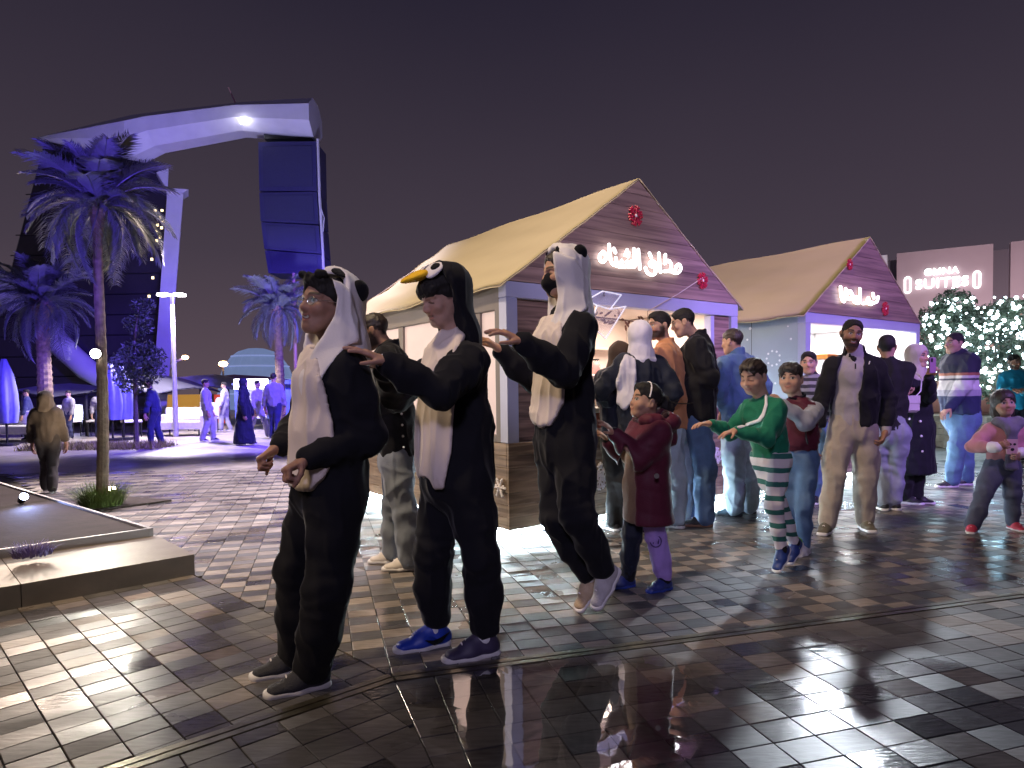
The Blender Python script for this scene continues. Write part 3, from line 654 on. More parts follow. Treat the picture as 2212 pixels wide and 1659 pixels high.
# sparse olive tree on the terrace
LEAF = mat('olive_leaf', (.045, .065, .040), .55, noise=.5, nscale=3)
BARK2 = mat('olive_bark', (.10, .08, .065), .85, noise=.4, nscale=20, bump=.6)
def leaf_tree(name, base, blobs, n_, leaf, label, cat, trunk, seed, lm=LEAF, flat=.6, group=None):
    rnd = np.random.RandomState(seed); base = np.asarray(base, float); root = empty(name, base, label, cat, group=group)
    m_ = MB()
    for pts, r0, r1 in trunk: m_.tube([np.array(p)-base for p in pts], list(np.linspace(r0, r1, len(pts))), 8)
    m_.build('trunk', BARK2, root)
    v = []; f = []
    w = np.array([b[1] for b in blobs])**2; w = w/w.sum()
    for i in range(n_):
        c, r = blobs[rnd.choice(len(blobs), p=w)]; d = rnd.normal(size=3); d /= np.linalg.norm(d); q = np.array(c)-base+d*r*rnd.uniform(.25, 1.0)**.5*np.array([1, 1, .85])
        a = rnd.normal(size=3); a /= np.linalg.norm(a); b = np.cross(a, rnd.normal(size=3)); b /= np.linalg.norm(b); s = leaf*rnd.uniform(.6, 1.4); o_ = len(v)
        v += [q-a*s, q+b*s*.36, q+a*s, q-b*s*.36]; f.append((o_, o_+1, o_+2, o_+3))
    obj('crown', mkmesh('crown', v, np.array(f), lm), root)
    return root
OY = 15.5; ob = np.array([*P(292, 880, OY)[:2], 0])
bl_ = [(P(x, y, OY+dy), r) for x, y, dy, r in ((275,790,0,.42),(300,760,.2,.40),(318,800,-.2,.42),(285,820,.2,.4),(300,700,0,.34),(310,660,0,.26),(330,770,.1,.3))]
leaf_tree('olive_tree', ob, bl_, 3200, .05, 'sparse tree with thin twigs beside the terrace canopy', 'tree', [([ob, P(292, 830, OY), P(290, 740, OY), P(300, 650, OY)], .06, .015), ([P(292,830,OY), P(325,770,OY)], .03, .008), ([P(291,800,OY), P(268,770,OY)], .03, .008)], 4)

# ================================================================ the suites building and lit tree on the right
FY0 = np.array([P(1937, 600, 28)[0], 28.0]); FY1 = np.array([P(2145, 600, 26.3)[0], 26.3]); fu = (FY1-FY0)/np.linalg.norm(FY1-FY0)
clad = mat('mall_cladding', (.40, .33, .36), .5, noise=.06, nscale=1); clad2 = mat('mall_dark', (.12, .105, .13), .6); band = mat('mall_band', (.45, .31, .24), .6, noise=.15, nscale=3)
fb = np.array([*FY0, 0]); mall = empty('mall_building', fb, 'pale mauve mall building carrying the white suites sign', 'building', rz=math.atan2(fu[1], fu[0]))
def fl(x0, x1, z0, z1, y0, y1, name, m): q = MB(); q.box((x0, y0, z0), (x1, y1, z1)); return q.build(name, m, mall)
fl(-14, 14, 0, 3.9, .4, 6, 'lower_wall', band); fl(-14, 16, 3.9, 6.45, .6, 8, 'recess_wall', clad2)
flen = np.linalg.norm(FY1-FY0)
fl(0, flen, 3.95, 6.62, 0, .58, 'panel', clad); fl(flen+.55, flen+4, 3.95, 6.62, 0, .58, 'panel', clad); fl(-2.6, -.9, 3.95, 6.2, 0, .58, 'panel', clad); fl(-6, -3.1, 3.95, 6.2, 0, .58, 'panel', clad)
fl(-1.6, -.35, 6.22, 6.62, .1, 3, 'roof_hood', mat('roof_white', (.7,.75,.8), .5))
for k in range(13): fl(-4+k*1.0, -3.96+k*1.0, 1.2, 3.88, .36, .4, 'wall_joint', clad2)
SIGN = mat('sign_glow', (1, 1, 1), .4, emit=(1, .98, .95), estr=2.4)
sg = empty('suites_sign', fb, 'glowing white SUITES sign with round brackets on the mall', 'sign', rz=math.atan2(fu[1], fu[0]))
def text_mesh(s, size, x, z, name, bold=.02):
    cu = bpy.data.curves.new(name, 'FONT'); cu.body = s; cu.size = size; cu.extrude = .05; cu.offset = bold*size; cu.align_x = 'CENTER'; cu.space_character = 1.12
    to = bpy.data.objects.new(name, cu); COL.objects.link(to); bpy.context.view_layer.update()
    me = bpy.data.meshes.new_from_object(to.evaluated_get(bpy.context.evaluated_depsgraph_get())); bpy.data.objects.remove(to); me.materials.clear(); me.materials.append(SIGN)
    o = obj(name, me, sg, (x, -.06, z)); o.rotation_euler = (R_(90), 0, 0); return o
sx_ = lambda px: np.interp(px, [1937, 2145], [0, flen])
text_mesh('SUITES', .56, sx_(2037), 5.07, 'letters', .012); text_mesh('GMNA', .38, sx_(2036), 5.60, 'letters', .012)
for px in (1962, 2112):
    x = sx_(px); m_ = MB(); pts = []
    for a in np.linspace(0, 2*math.pi, 25): pts.append((x+.10*math.cos(a), -.05, 5.27+(.22 if math.sin(a) >= 0 else -.22)+.10*math.sin(a)))
    pts.append(pts[0]); m_.tube(pts, .034, 6); m_.build('bracket', SIGN, sg)
# lit olive trees in planters
TYr = 14.0
bulb = mat('string_bulb', (1, 1, 1), .4, emit=(.74, .92, 1), estr=15)
PLANT = mat('planter_wood', (.20, .17, .14), .7, noise=.3, nscale=8, bump=.3)
def lit_tree(pbx, Y, blobs, label, seed, nl=6500, nb=250):
    b = np.array([*P(pbx, 900, Y)[:2], 0]); bl = [(P(x, y, Y+dy), r) for x, y, dy, r in blobs]; c = np.mean([q for q, r in bl], axis=0)
    tr = leaf_tree('lit_tree', b+np.array([0,0,.6]), bl, nl, .055, label, 'tree', [([b+np.array([0,0,.6]), b+np.array([.05,0,1.2]), c], .10, .05)]+[([b+np.array([.03,0,1.1]), q], .05, .015) for q, r in bl], seed, group='trees wrapped in string lights')
    rnd = np.random.RandomState(seed+50); m_ = MB(); base = b+np.array([0,0,.6])
    for i in range(nb):
        q, r = bl[rnd.randint(len(bl))]; d = rnd.normal(size=3); d[1] = -abs(d[1])*.9 if rnd.rand() < .8 else d[1]; d /= np.linalg.norm(d); p = q-base+d*r*rnd.uniform(.8, 1.02); m_.ball(p, rnd.choice([.018, .026, .036]), 5, 8)
    m_.build('string_lights', bulb, tr, kind='stuff')
    pl_ = empty('tree_planter', b, 'brown wooden planter box under the lit tree, '+('beside the second hut' if pbx < 2080 else 'behind the man in teal'), 'planter', group='planters of the lit trees')
    for k in range(5):
        m_ = MB(); m_.bbox((-.55, -.55, .005+k*.12), (.55, .55, .118+k*.12), .008); m_.build('plank', PLANT, pl_)
lit_tree(2060, 13.0, [(2000,730,0,.42),(2030,690,.2,.42),(2060,660,0,.38),(2080,700,-.2,.45),(2020,780,0,.42),(2060,760,.2,.5),(2000,820,.2,.35),(2050,830,0,.4)], 'lit tree with white string lights beside the second hut', 11)
lit_tree(2150, 12.4, [(2110,710,0,.42),(2150,690,.2,.42),(2190,680,0,.4),(2215,720,0,.5),(2150,750,-.2,.48),(2190,780,0,.48),(2120,790,.1,.4),(2220,800,.1,.45),(2150,840,0,.35)], 'lit tree with white string lights behind the man in teal', 12)
dl = bpy.data.lights.new('tree_lights', 'POINT'); dl.energy = 60; dl.color = (.40, .74, 1); dl.shadow_soft_size = .6; do = bpy.data.objects.new('tree_lights', dl); COL.objects.link(do); do.location = P(2110, 800, 11.2)
# ================================================================ market huts
WOODG = wood('gable_wood', (.20, .135, .118), (.36, .25, .205), (.5, 1, 11))
WOODB = wood('base_wood', (.17, .115, .075), (.36, .26, .175), (.8, .8, 10))
WOODP = wood('panel_wood', (.12, .075, .06), (.36, .24, .19), (.6, .6, 10))
FRAME = mat('frame_white', (.46, .49, .68), .45, noise=.05, nscale=3)
WALLG = mat('wall_grey', (.20, .175, .165), .6, noise=.08, nscale=4)
ROOF = mat('roof_canvas', (.50, .425, .27), .75, noise=.10, nscale=1.6, bump=.18, bscale=3.5, stretch=(1, .5, 1))
INNER = mat('hut_inner', (.78, .70, .64), .6, noise=.05, nscale=3); INNER2 = mat('hut_inner_white', (.85, .84, .84), .6)
LED = mat('led_strip', (1, 1, 1), .4, emit=(.72, .92, 1), estr=330)
PANE = mat('lit_pane', (.30, .22, .20), .5, emit=(1, .72, .64), estr=.55, noise=.25, nscale=2.5)
BLUEP = mat('blue_panel', (.36, .42, .52), .55, noise=.06, nscale=3)
CTOP = mat('counter_white', (.8, .78, .76), .3); REDW = mat('counter_red', (.20, .05, .03), .35, noise=.5, nscale=9)
PRINT = mat('white_print', (.85, .86, .9), .5)
ZB, ZT, ZE, ZA = .08, .78, 2.08, 3.12
def front_hit(A, px, py, off):                   # local (x, z) on the front plane, off metres proud
    r = ray(px, py); n_ = np.append(V, 0); a = np.append(A, 0)
    t = (n_ @ (a-CAMP)-off)/(n_ @ r); p = CAMP+r*t-a; return float(p[:2] @ U), float(p[2])
def hut(A, label, kind):
    root = empty('market_hut', (*A, 0), label, 'hut', rz=UA, group='wooden market huts')
    def B(name, m, lo, hi, parent=root, bev=.006): q = MB(); q.bbox(lo, hi, bev); return q.build(name, m, parent)
    dk = dark_metal
    B('footing', dk, (.10, .10, 0), (HW-.10, HL-.1, ZB-.002))
    B('led_strip', LED, (.06, .030, .035), (HW-.06, .050, .06), bev=.002); B('led_strip', LED, (.030, .08, .035), (.050, HL-.2, .06), bev=.002); B('led_strip', LED, (HW-.075, .08, .035), (HW-.055, HL-.2, .06), bev=.002)
    # plank cladding of the base
    rows = 7; rh = (ZT-ZB)/rows
    ftop = ZT if kind == 1 else ZT
    B('base_core', dk, (.025, .025, ZB), (HW-.025, HL-.025, ZT-.004))
    for r in range(rows):
        z0 = ZB+r*rh; x = -.0; st = random.uniform(.2, .6)
        while x < HW-.01:
            x1 = min(HW, x+st); 
            if HW-x1 < .12: x1 = HW
            B('plank', WOODB if kind == 1 else WOODP, (x+.0012, random.uniform(-.003, .001), z0+.001), (x1-.0012, .024, z0+rh-.001), bev=.003); x = x1; st = random.uniform(.4, .75)
        y = .026; st = random.uniform(.2, .6)
        while y < HL-.01:
            y1 = min(HL, y+st)
            if HL-y1 < .12: y1 = HL
            B('plank', WOODB if kind == 1 else BLUEP, (random.uniform(-.003, .001), y+.0012, z0+.001), (.024, y1-.0012, z0+rh-.001), bev=.003); y = y1; st = random.uniform(.4, .75)
    # frame
    B('post', FRAME, (0, 0, ZT), (.11, .10, ZE-.13)); B('post', FRAME, (HW-.11, 0, ZT), (HW, .10, ZE-.13))
    B('beam', FRAME, (-.002, -.002, ZE-.13), (HW+.002, .10, ZE))
    # gable planks
    n_ = 8; gh = (ZA-ZE)/n_
    for k in range(n_):
        z0, z1 = ZE+k*gh+.002, ZE+(k+1)*gh-.001; x0 = HW/2*(z0-ZE)/(ZA-ZE); x1 = HW/2*(z1-ZE)/(ZA-ZE); yy = -.012+random.uniform(-.002, .002)
        q = MB(); q.prism([(x0, yy, z0), (HW-x0, yy, z0), (HW-x1-.0, yy, z1), (x1, yy, z1)], (0, .05, 0)); q.build('gable_plank', WOODG, root)
    q = MB(); q.prism([(0, HL-.06, ZE), (HW, HL-.06, ZE), (HW/2, HL-.06, ZA)], (0, .05, 0)); q.build('rear_gable', WOODG, root)
    # canvas roof
    for sgn in (0, 1):
        nx_, ny_ = 22, 30; V_ = []
        for i in range(nx_+1):
            for j in range(ny_+1):
                s = i/nx_; y = -.02+(HL+.05)*j/ny_
                sag = -.030*math.sin(math.pi*s)*(.6+.4*math.sin(math.pi*j/ny_))+.012*math.sin(j*.9+i*.35+sgn)*s*(1-s)*2+.008*math.sin(i*1.3-j*.45)
                x = -.075+(HW/2+.075)*s; z = ZE-.045+(ZA+.022-ZE+.045)*s+sag*(.3+.7*min(1, j/4))
                if i == 0: z += .012*math.sin(j*.8)
                V_.append((x if sgn == 0 else HW-x, y, z))
        w_ = ny_+1; F_ = [(i*w_+j, i*w_+j+1, (i+1)*w_+j+1, (i+1)*w_+j) for i in range(nx_) for j in range(ny_)]
        N = len(V_); V2 = V_+[(a, b, c-.016) for a, b, c in V_]; F2 = F_+[tuple(x+N for x in f_[::-1]) for f_ in F_]
        rim = [j for j in range(w_)]+[i*w_+ny_ for i in range(1, nx_+1)]+[nx_*w_+j for j in range(ny_-1, -1, -1)]+[i*w_ for i in range(nx_-1, 0, -1)]
        F2 += [(rim[k], rim[(k+1) % len(rim)], rim[(k+1) % len(rim)]+N, rim[k]+N) for k in range(len(rim))]
        q = MB(); q.add(V2, F2); q.build('roof_slope', ROOF, root, smooth=True)
    # walls
    B('right_wall', WALLG, (HW-.05, .1, ZT), (HW, HL, ZE)); B('rear_wall', INNER if kind == 1 else INNER2, (.05, HL-.12, ZT), (HW-.05, HL-.062, ZE-.01))
    B('ceiling', INNER if kind == 1 else INNER2, (.06, .101, ZE-.03), (HW-.06, HL-.13, ZE-.006))
    inn = INNER if kind == 1 else INNER2
    B('back_panel', inn, (.07, 1.55, ZT), (HW-.06, 1.6, ZE-.035))
    B('side_lining', inn, (HW-.075, .11, ZT), (HW-.052, 1.54, ZE-.035))
    if kind == 1:
        B('corner_panel', WALLG, (.0, .102, ZT), (.05, .16, ZE)); 
        B('wall_beam', WALLG, (.0, .162, 1.86), (.05, HL, ZE)); B('wall_sill', WALLG, (.0, .162, ZT), (.05, HL, .84))
        ws = [(.16, .38), (.62, 1.78), (1.88, 2.85)]; ed = [.38, .62, 1.78, 1.88, 2.85, HL]
        for k in range(3): B('mullion', WALLG, (.001, ed[2*k]+.001, .842), (.049, ed[2*k+1]-.001, 1.858))
        for y0, y1 in ws:
            f_ = B('window', WALLG, (.018, y0+.003, .842), (.03, y0+.018, 1.858), bev=.002); B('pane', PANE, (.022, y0+.02, .845), (.03, y1-.004, 1.855), f_, bev=.002)
        B('wood_panel', WOODP, (.111, .05, ZT), (.72, .09, ZE-.132)); B('wood_panel', WOODP, (HW-.37, .03, ZT), (HW-.111, .09, ZE-.132))
        B('opening_jamb', FRAME, (HW-.43, .02, 1.1), (HW-.372, .10, ZE-.132))
        B('counter_front', WOODP, (.722, .01, ZT+.002), (HW-.432, .05, 1.0)); B('counter_shelf', REDW, (.74, -.03, .86), (1.5, .009, 1.0))
        B('counter_top', CTOP, (.722, -.09, 1.0), (HW-.434, .42, 1.045))
        for z in (1.35, 1.66): B('shelf', INNER, (.5, 1.38, z), (HW-.3, 1.549, z+.025))
    else:
        q = B('side_panel', BLUEP, (.0, .102, ZT), (.05, HL, ZE))
        for k in range(1, 5): B('panel_joint', dk, (-.0015, .102+k*.62, ZT), (.003, .108+k*.62, ZE-.05), bev=.0005)
        rnd = random.Random(5)
        for k in range(34):
            y, z, r = rnd.uniform(.15, 2.2), rnd.uniform(1.0, 1.98), rnd.choice((.010, .014, .02)); d = MB(); d.tube([(-.004, y, z), (.001, y, z)], r, 8); d.build('printed_dot', PRINT, q)
        for (y, z, r) in ((.42, 1.55, .09), (1.1, 1.8, .07), (1.5, 1.2, .08)):
            for a in range(9): d = MB(); w = a*2*math.pi/9; d.tube([(-.004, y+r*math.cos(w), z+r*math.sin(w)), (.001, y+r*math.cos(w), z+r*math.sin(w))], .014, 7); d.build('printed_dot', PRINT, q)
        B('counter_front', WOODB, (.111, .03, ZT+.002), (HW-.111, .08, .98)); B('counter_top', CTOP, (.111, -.08, .98), (HW-.113, .4, 1.03))
    li = bpy.data.lights.new('hut_light', 'AREA'); li.shape = 'RECTANGLE'; li.size = HW-.6; li.size_y = .8; li.energy = 70 if kind == 1 else 180; li.color = (1, .80, .66) if kind == 1 else (1, .95, .92)
    lo = bpy.data.objects.new('hut_light', li); COL.objects.link(lo); lo.parent = root; lo.location = (HW/2, .75, ZE-.05)
    return root
h1 = hut(HA, 'market hut with rows of lit side windows and the longer white script sign', 1)
h2 = hut(HB2, 'market hut with blue dotted side wall and the shorter white script sign', 2)
NEON = mat('neon_white', (1, 1, 1), .4, emit=(1, .97, 1), estr=3.6)
def neon(A, strokes, cv, rad, label):
    s = empty('script_sign', (*A, 0), label, 'sign', rz=UA)
    for st in strokes:
        pts = []
        for (zx, zy) in st:
            x, z = front_hit(A, *cv(zx, zy), .05); pts.append(np.array([x, -.05, z]))
        # smooth the stroke
        out = []
        for i in range(len(pts)-1):
            p0, p1, p2, p3 = pts[max(i-1, 0)], pts[i], pts[i+1], pts[min(i+2, len(pts)-1)]
            for k in range(5):
                t = k/5; out.append(.5*((2*p1)+(p2-p0)*t+(2*p0-5*p1+4*p2-p3)*t*t+(3*p1-p0-3*p2+p3)*t**3))
        out.append(pts[-1]); m_ = MB(); m_.tube(out, rad, 8)
        for e_ in (out[0], out[-1]): m_.ball(e_, rad, 5, 8)
        m_.build('stroke', NEON, s, smooth=True)
    x0, z0 = front_hit(A, *cv(*strokes[0][0]), .05); x1, z1 = front_hit(A, *cv(*strokes[-1][0]), .05)
    for x, z in ((x0, z0), (x1, z1)):
        m_ = MB(); m_.tube([(x, -.05, z), (x, -.008, z)], .006, 6); m_.build('standoff', dark_metal, s)
cv1 = lambda a, b: (1278.7+.15624*a, 483.8+.15624*b)
S1 = [[(1150,655),(1165,585),(1205,560),(1228,610),(1205,665),(1150,680),(1090,655),(1000,655)], [(1005,545),(1055,505),(1095,560),(1085,640)], [(1015,425),(1010,490)], [(925,405),(932,540),(950,665)],
      [(795,405),(820,465)], [(850,520),(805,530),(808,580),(860,595),(880,640),(868,690),(820,705),(765,670),(738,605)], [(850,520),(895,560),(940,650)],
      [(640,355),(652,490),(662,620)], [(580,345),(590,480),(590,590),(540,580)], [(540,520),(545,585),(490,585),(478,510),(478,580),(420,585),(410,505),(405,585),(345,580),(300,560)], [(485,360),(460,430)], [(505,395),(500,450)],
      [(330,470),(345,575)], [(300,340),(325,395)], [(235,285),(245,400),(262,510),(300,565)], [(155,385),(112,430),(112,500),(155,525),(192,480),(185,415),(155,385)]]
neon(HA, S1, cv1, .0145, 'glowing white script sign of two words on the hut with lit side windows')
cv2 = lambda a, b: (1762.6+.2083*a, 518.4+.2083*b)
S2 = [[(255,485),(262,580),(290,640),(306,560),(308,505)], [(345,530),(322,580),(350,615),(378,585),(360,535),(345,530)], [(378,570),(390,625),(425,655),(455,640),(458,560),(455,505)], [(420,590),(430,640)],
      [(490,660),(525,645),(540,600),(560,640),(600,650),(630,640),(645,590)], [(590,555),(600,600)], [(600,650),(570,668),(545,655)]]
neon(HB2, S2, cv2, .018, 'glowing white script sign of one word on the blue walled hut')
# snowflake ornaments
RED = mat('ornament_red', (.50, .02, .06), .3, coat=.3); PALE = mat('ornament_white', (.85, .80, .82), .4)
def snowflake(A, px, py, r, m, label, off=.03):
    x, z = front_hit(A, px, py, off); w = np.append(A+U*x-V*off, z); root = empty('snowflake_ornament', w, label, 'ornament', rz=UA, group='snowflake ornaments')
    for k in range(6):
        a = k*math.pi/3+.26; d = np.array([math.cos(a), 0, math.sin(a)]); q = MB(); q.tube([o0, d*r], r*.11, 6)
        for t in (.45, .75):
            for s in (-1, 1): e_ = np.array([math.cos(a+s*.9), 0, math.sin(a+s*.9)]); q.tube([d*r*t, d*r*t+e_*r*.34], r*.09, 6); q.ball(d*r*t+e_*r*.36, r*.12, 4, 6)
        q.ball(d*r, r*.13, 4, 6); q.build('arm', m, root)
    q = MB(); q.ball(o0, r*.2, 5, 8); q.build('hub', PALE, root)
    q = MB(); q.tube([(0, 0, 0), (0, off-.009, 0)], .006, 6); q.build('pin', dark_metal, root)
snowflake(HA, 1373, 466, .085, RED, 'red snowflake ornament high on the gable above the longer script sign')
snowflake(HA, 1518, 606, .075, RED, 'red snowflake ornament at the gable end where the cord is tied')
snowflake(HB2, 1836, 571, .065, RED, 'small red snowflake near the peak of the blue walled hut')
snowflake(HB2, 1913, 667, .085, RED, 'red snowflake below the shorter script sign')
snowflake(HA, 1304, 1016, .08, PALE, 'white snowflake wreath low on the hut front beside the girl in maroon'); snowflake(HA, 1296, 1040, .07, PALE, 'lower white snowflake wreath on the hut front')
snowflake(HA, 1546, 985, .085, PALE, 'white wreath on the wood panel beside the jeans of the man in black')
# side wall snowflake near the corner
sf = snowflake
w = G(1087, 1052, 0); px_ = .14
q0 = HA+V*.10-U*.02; rt = empty('snowflake_ornament', (*q0, .42), 'white snowflake wreath on the base planks at the hut corner', 'ornament', rz=UA+math.pi/2, group='snowflake ornaments')
for k in range(6):
    a = k*math.pi/3; d = np.array([math.cos(a), 0, math.sin(a)]); q = MB(); q.tube([o0, d*.075], .009, 6); q.ball(d*.075, .012, 4, 6); q.ball(d*.05+np.array([0,0,.015]), .01, 4, 6); q.build('arm', PALE, rt)
q = MB(); q.ball(o0, .02, 5, 8); q.build('hub', PALE, rt)
q = MB(); q.tube([(0, 0, 0), (0, -.018, 0)], .006, 6); q.tube([(0, 0, 0), (0, .018, 0)], .006, 6); q.build('pin', dark_metal, rt)
# cord from the snowflake into the hut
x0, z0 = front_hit(HA, 1518, 600, .03); x1, z1 = front_hit(HA, 1400, 672, .03)
w0, w1 = np.append(HA+U*x0-V*.03, z0), np.append(HA+U*x1-V*.03, z1); q = MB(); q.tube([w0, (w0+w1)/2-np.array([0,0,.012]), w1], .005, 5); q.build('cord', mat('cord', (.6,.5,.48), .7), None, w1, label='thin cord stretched from the red snowflake to the beam', cat='cord')
# clear acrylic hood over the counter
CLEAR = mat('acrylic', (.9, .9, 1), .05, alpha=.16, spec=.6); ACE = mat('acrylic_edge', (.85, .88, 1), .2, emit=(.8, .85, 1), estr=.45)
ab = P(1305, 700, 5.75); ac = empty('acrylic_hood', ab, 'folded clear acrylic hood hanging from the hut beam above the counter', 'hood')
for poly, dy in (([(1268,648),(1302,629),(1342,637),(1318,668),(1290,660)], 0), ([(1290,660),(1318,668),(1352,662),(1308,732),(1275,700)], -.02)):
    pts = [P(x, y, 5.75+dy+.0035*(x-1268))-ab for x, y in poly]; q = MB(); q.prism(pts, (0, .006, 0)); sh = q.build('sheet', CLEAR, ac)
    for i in range(len(pts)): q = MB(); q.tube([pts[i], pts[(i+1) % len(pts)]], .006, 5); q.build('edge', ACE, sh)
x, z = front_hit(HA, 1305, 640, .0); q = MB(); q.tube([P(1305,632,5.78)-ab, np.append(HA+U*x, ZE-.05)-ab], .005, 5); q.build('hanger', dark_metal, ac)
# goods inside the hut
GLASSJ = mat('jar_glass', (.75,.72,.7), .1, alpha=.35, spec=.7); CANDY = [mat('candy_%d' % i, c, .4) for i, c in enumerate(((.5,.1,.08),(.55,.32,.08),(.3,.12,.05)))]
def jar(A, x, y, z, r, h, ci, label):
    w = np.append(A+U*x+V*y, z); root = empty('glass_jar', w, label, 'jar', rz=UA, group='jars in the hut with lit windows')
    q = MB(); q.lathe([(r, 0), (r, h*.8), (r*.7, h*.9)], o0, 14); q.build('body', GLASSJ, root, smooth=True)
    q = MB(); q.lathe([(r*.92, .004), (r*.92, h*.62)], o0, 14); q.build('contents', CANDY[ci], root)
    q = MB(); q.lathe([(r*.75, h*.9), (r*.75, h)], o0, 14); q.build('lid', dark_metal, root)
for i, x in enumerate((.9, 1.15, 2.2, 2.42)): jar(HA, x, .22, 1.046, .065, .2, i % 3, 'glass jar of sweets on the white counter of the first hut')
for i, x in enumerate((.8, 1.05, 1.3, 1.6, 1.85, 2.1, 2.35)): jar(HA, x, 1.46, 1.686 if i % 2 else 1.376, .06, .18, i % 3, 'glass jar of sweets on the rear shelf of the first hut')
GAR = mat('garland_brown', (.10, .04, .025), .6, noise=.4, nscale=20)
gw = np.append(HA+U*1.25+V*.28, 1.86); gr = empty('garland', gw, 'brown dried garland hanging under the hut ceiling', 'garland', rz=UA)
rnd = random.Random(3)
for i in range(34):
    a = np.array([i*.03-.3, rnd.uniform(-.02, .02), .03*math.sin(i*.7)+rnd.uniform(-.03, .03)]); d = np.array([rnd.uniform(-.07, .07), rnd.uniform(-.03, .03), rnd.uniform(-.06, .08)]); q = MB(); q.tube([a, a+d*.6, a+d], [.009, .012, .004], 5); q.build('twig', GAR, gr)
q = MB(); q.tube([(-.32, 0, 0), (0, 0, .02), (.74, 0, .0)], .008, 5); q.tube([(-.3, 0, 0), (-.3, 0, .185)], .003, 4); q.tube([(.7, 0, 0), (.7, 0, .185)], .003, 4); q.build('string', GAR, gr)
# warmer with orange rims in the second hut
ORG = mat('warmer_orange', (.75, .30, .03), .35); ww = np.append(HB2+U*.62+V*.15, 1.031)
wr = empty('snack_warmer', ww, 'glass snack warmer with orange rims on the counter of the blue walled hut', 'warmer', rz=UA)
q = MB(); q.bbox((-.22,-.2,0), (.22,.2,.07), .01); q.build('base', ORG, wr); q = MB(); q.bbox((-.23,-.21,.50), (.23,.21,.56), .01); q.build('roof', ORG, wr)
q = MB(); q.box((-.2,-.18,.07), (.2,.18,.5)); q.build('glass', GLASSJ, wr)
for sx in (-1, 1):
    for sy in (-1, 1): q = MB(); q.box((sx*.21-.012, sy*.19-.012, .068), (sx*.21+.012, sy*.19+.012, .502)); q.build('corner_post', ORG, wr)
q = MB(); q.lathe([(.12, .075), (.16, .14), (.10, .22), (.02, .26)], o0, 12); q.build('snack_pile', mat('snack', (.6,.45,.2), .8, noise=.4, nscale=30, bump=.8, bscale=40), wr)
# ================================================================ organic surfaces: distance fields -> meshes
def nrm(v): v = np.asarray(v, float); return v/(np.linalg.norm(v)+1e-12)
def cap(a, b, ra, rb=None, k=.02, op='u'):
    a, b = np.asarray(a, float), np.asarray(b, float); rb = ra if rb is None else rb; d = b-a; L2 = max(float(d @ d), 1e-9)
    def f(X, Y, Z):
        t = np.clip(((X-a[0])*d[0]+(Y-a[1])*d[1]+(Z-a[2])*d[2])/L2, 0, 1)
        return np.sqrt((X-a[0]-t*d[0])**2+(Y-a[1]-t*d[1])**2+(Z-a[2]-t*d[2])**2)-(ra+(rb-ra)*t)
    R = max(ra, rb); return (op, f, np.minimum(a, b)-R, np.maximum(a, b)+R, k)
def ecap(a, b, side, wa, da, wb, db, k=.02, op='u', pw=2.0):      # tube of elliptical section, side = direction of the width
    a, b = np.asarray(a, float), np.asarray(b, float); d = b-a; L2 = max(float(d @ d), 1e-9); ax = d/math.sqrt(L2)
    s = np.asarray(side, float); s = nrm(s-ax*(s @ ax)); e = np.cross(ax, s)
    def f(X, Y, Z):
        x, y, z = X-a[0], Y-a[1], Z-a[2]; t0 = (x*d[0]+y*d[1]+z*d[2])/L2; t = np.clip(t0, 0, 1)
        w = wa+(wb-wa)*t; q = da+(db-da)*t; m = np.minimum(w, q)
        ps = (x*s[0]+y*s[1]+z*s[2])/w; pe = (x*e[0]+y*e[1]+z*e[2])/q; pa = (t0-t)*math.sqrt(L2)/m
        return (np.sqrt(ps*ps+pe*pe+pa*pa)-1)*m
    R = max(wa, da, wb, db); return (op, f, np.minimum(a, b)-R, np.maximum(a, b)+R, k)
def ell(c, ax, r, k=.02, op='u'):                                # ax: 3x3, columns are the local axes
    c = np.asarray(c, float); ax = np.asarray(ax, float); m = min(r)
    def f(X, Y, Z):
        x, y, z = X-c[0], Y-c[1], Z-c[2]; q = 0
        for i in range(3): q = q+((x*ax[0, i]+y*ax[1, i]+z*ax[2, i])/r[i])**2
        return (np.sqrt(q)-1)*m
    R = np.sqrt(((ax*np.array(r))**2).sum(axis=1)); return (op, f, c-R, c+R, k)
def half(p, n_, k=.004, op='i'):                                 # keeps the side n points away from
    p = np.asarray(p, float); n_ = nrm(n_)
    def f(X, Y, Z): return (X-p[0])*n_[0]+(Y-p[1])*n_[1]+(Z-p[2])*n_[2]
    return (op, f, None, None, k)
def outline(pts, op='i', k=.004, grow=0.):                       # polygon traced on the photograph, swept along the sight lines
    pts = np.array(pts, float)
    def f(X, Y, Z):
        px, py = project(X, Y, Z); dep = np.maximum(.3, Y+0*X+0*Z); d2 = None; ins = np.zeros(px.shape, bool)
        n_ = len(pts)
        for i in range(n_):
            a, b = pts[i], pts[(i+1) % n_]; e = b-a; wx, wy = px-a[0], py-a[1]
            t = np.clip((wx*e[0]+wy*e[1])/(e @ e), 0, 1); q = (wx-t*e[0])**2+(wy-t*e[1])**2; d2 = q if d2 is None else np.minimum(d2, q)
            c = ((a[1] <= py) & (b[1] > py)) | ((b[1] <= py) & (a[1] > py))
            if abs(e[1]) > 1e-9: ins ^= c & (px < a[0]+(py-a[1])*e[0]/e[1])
        return np.where(ins, -1, 1)*np.sqrt(d2)*dep/FPX-grow
    return (op, f, None, None, k)
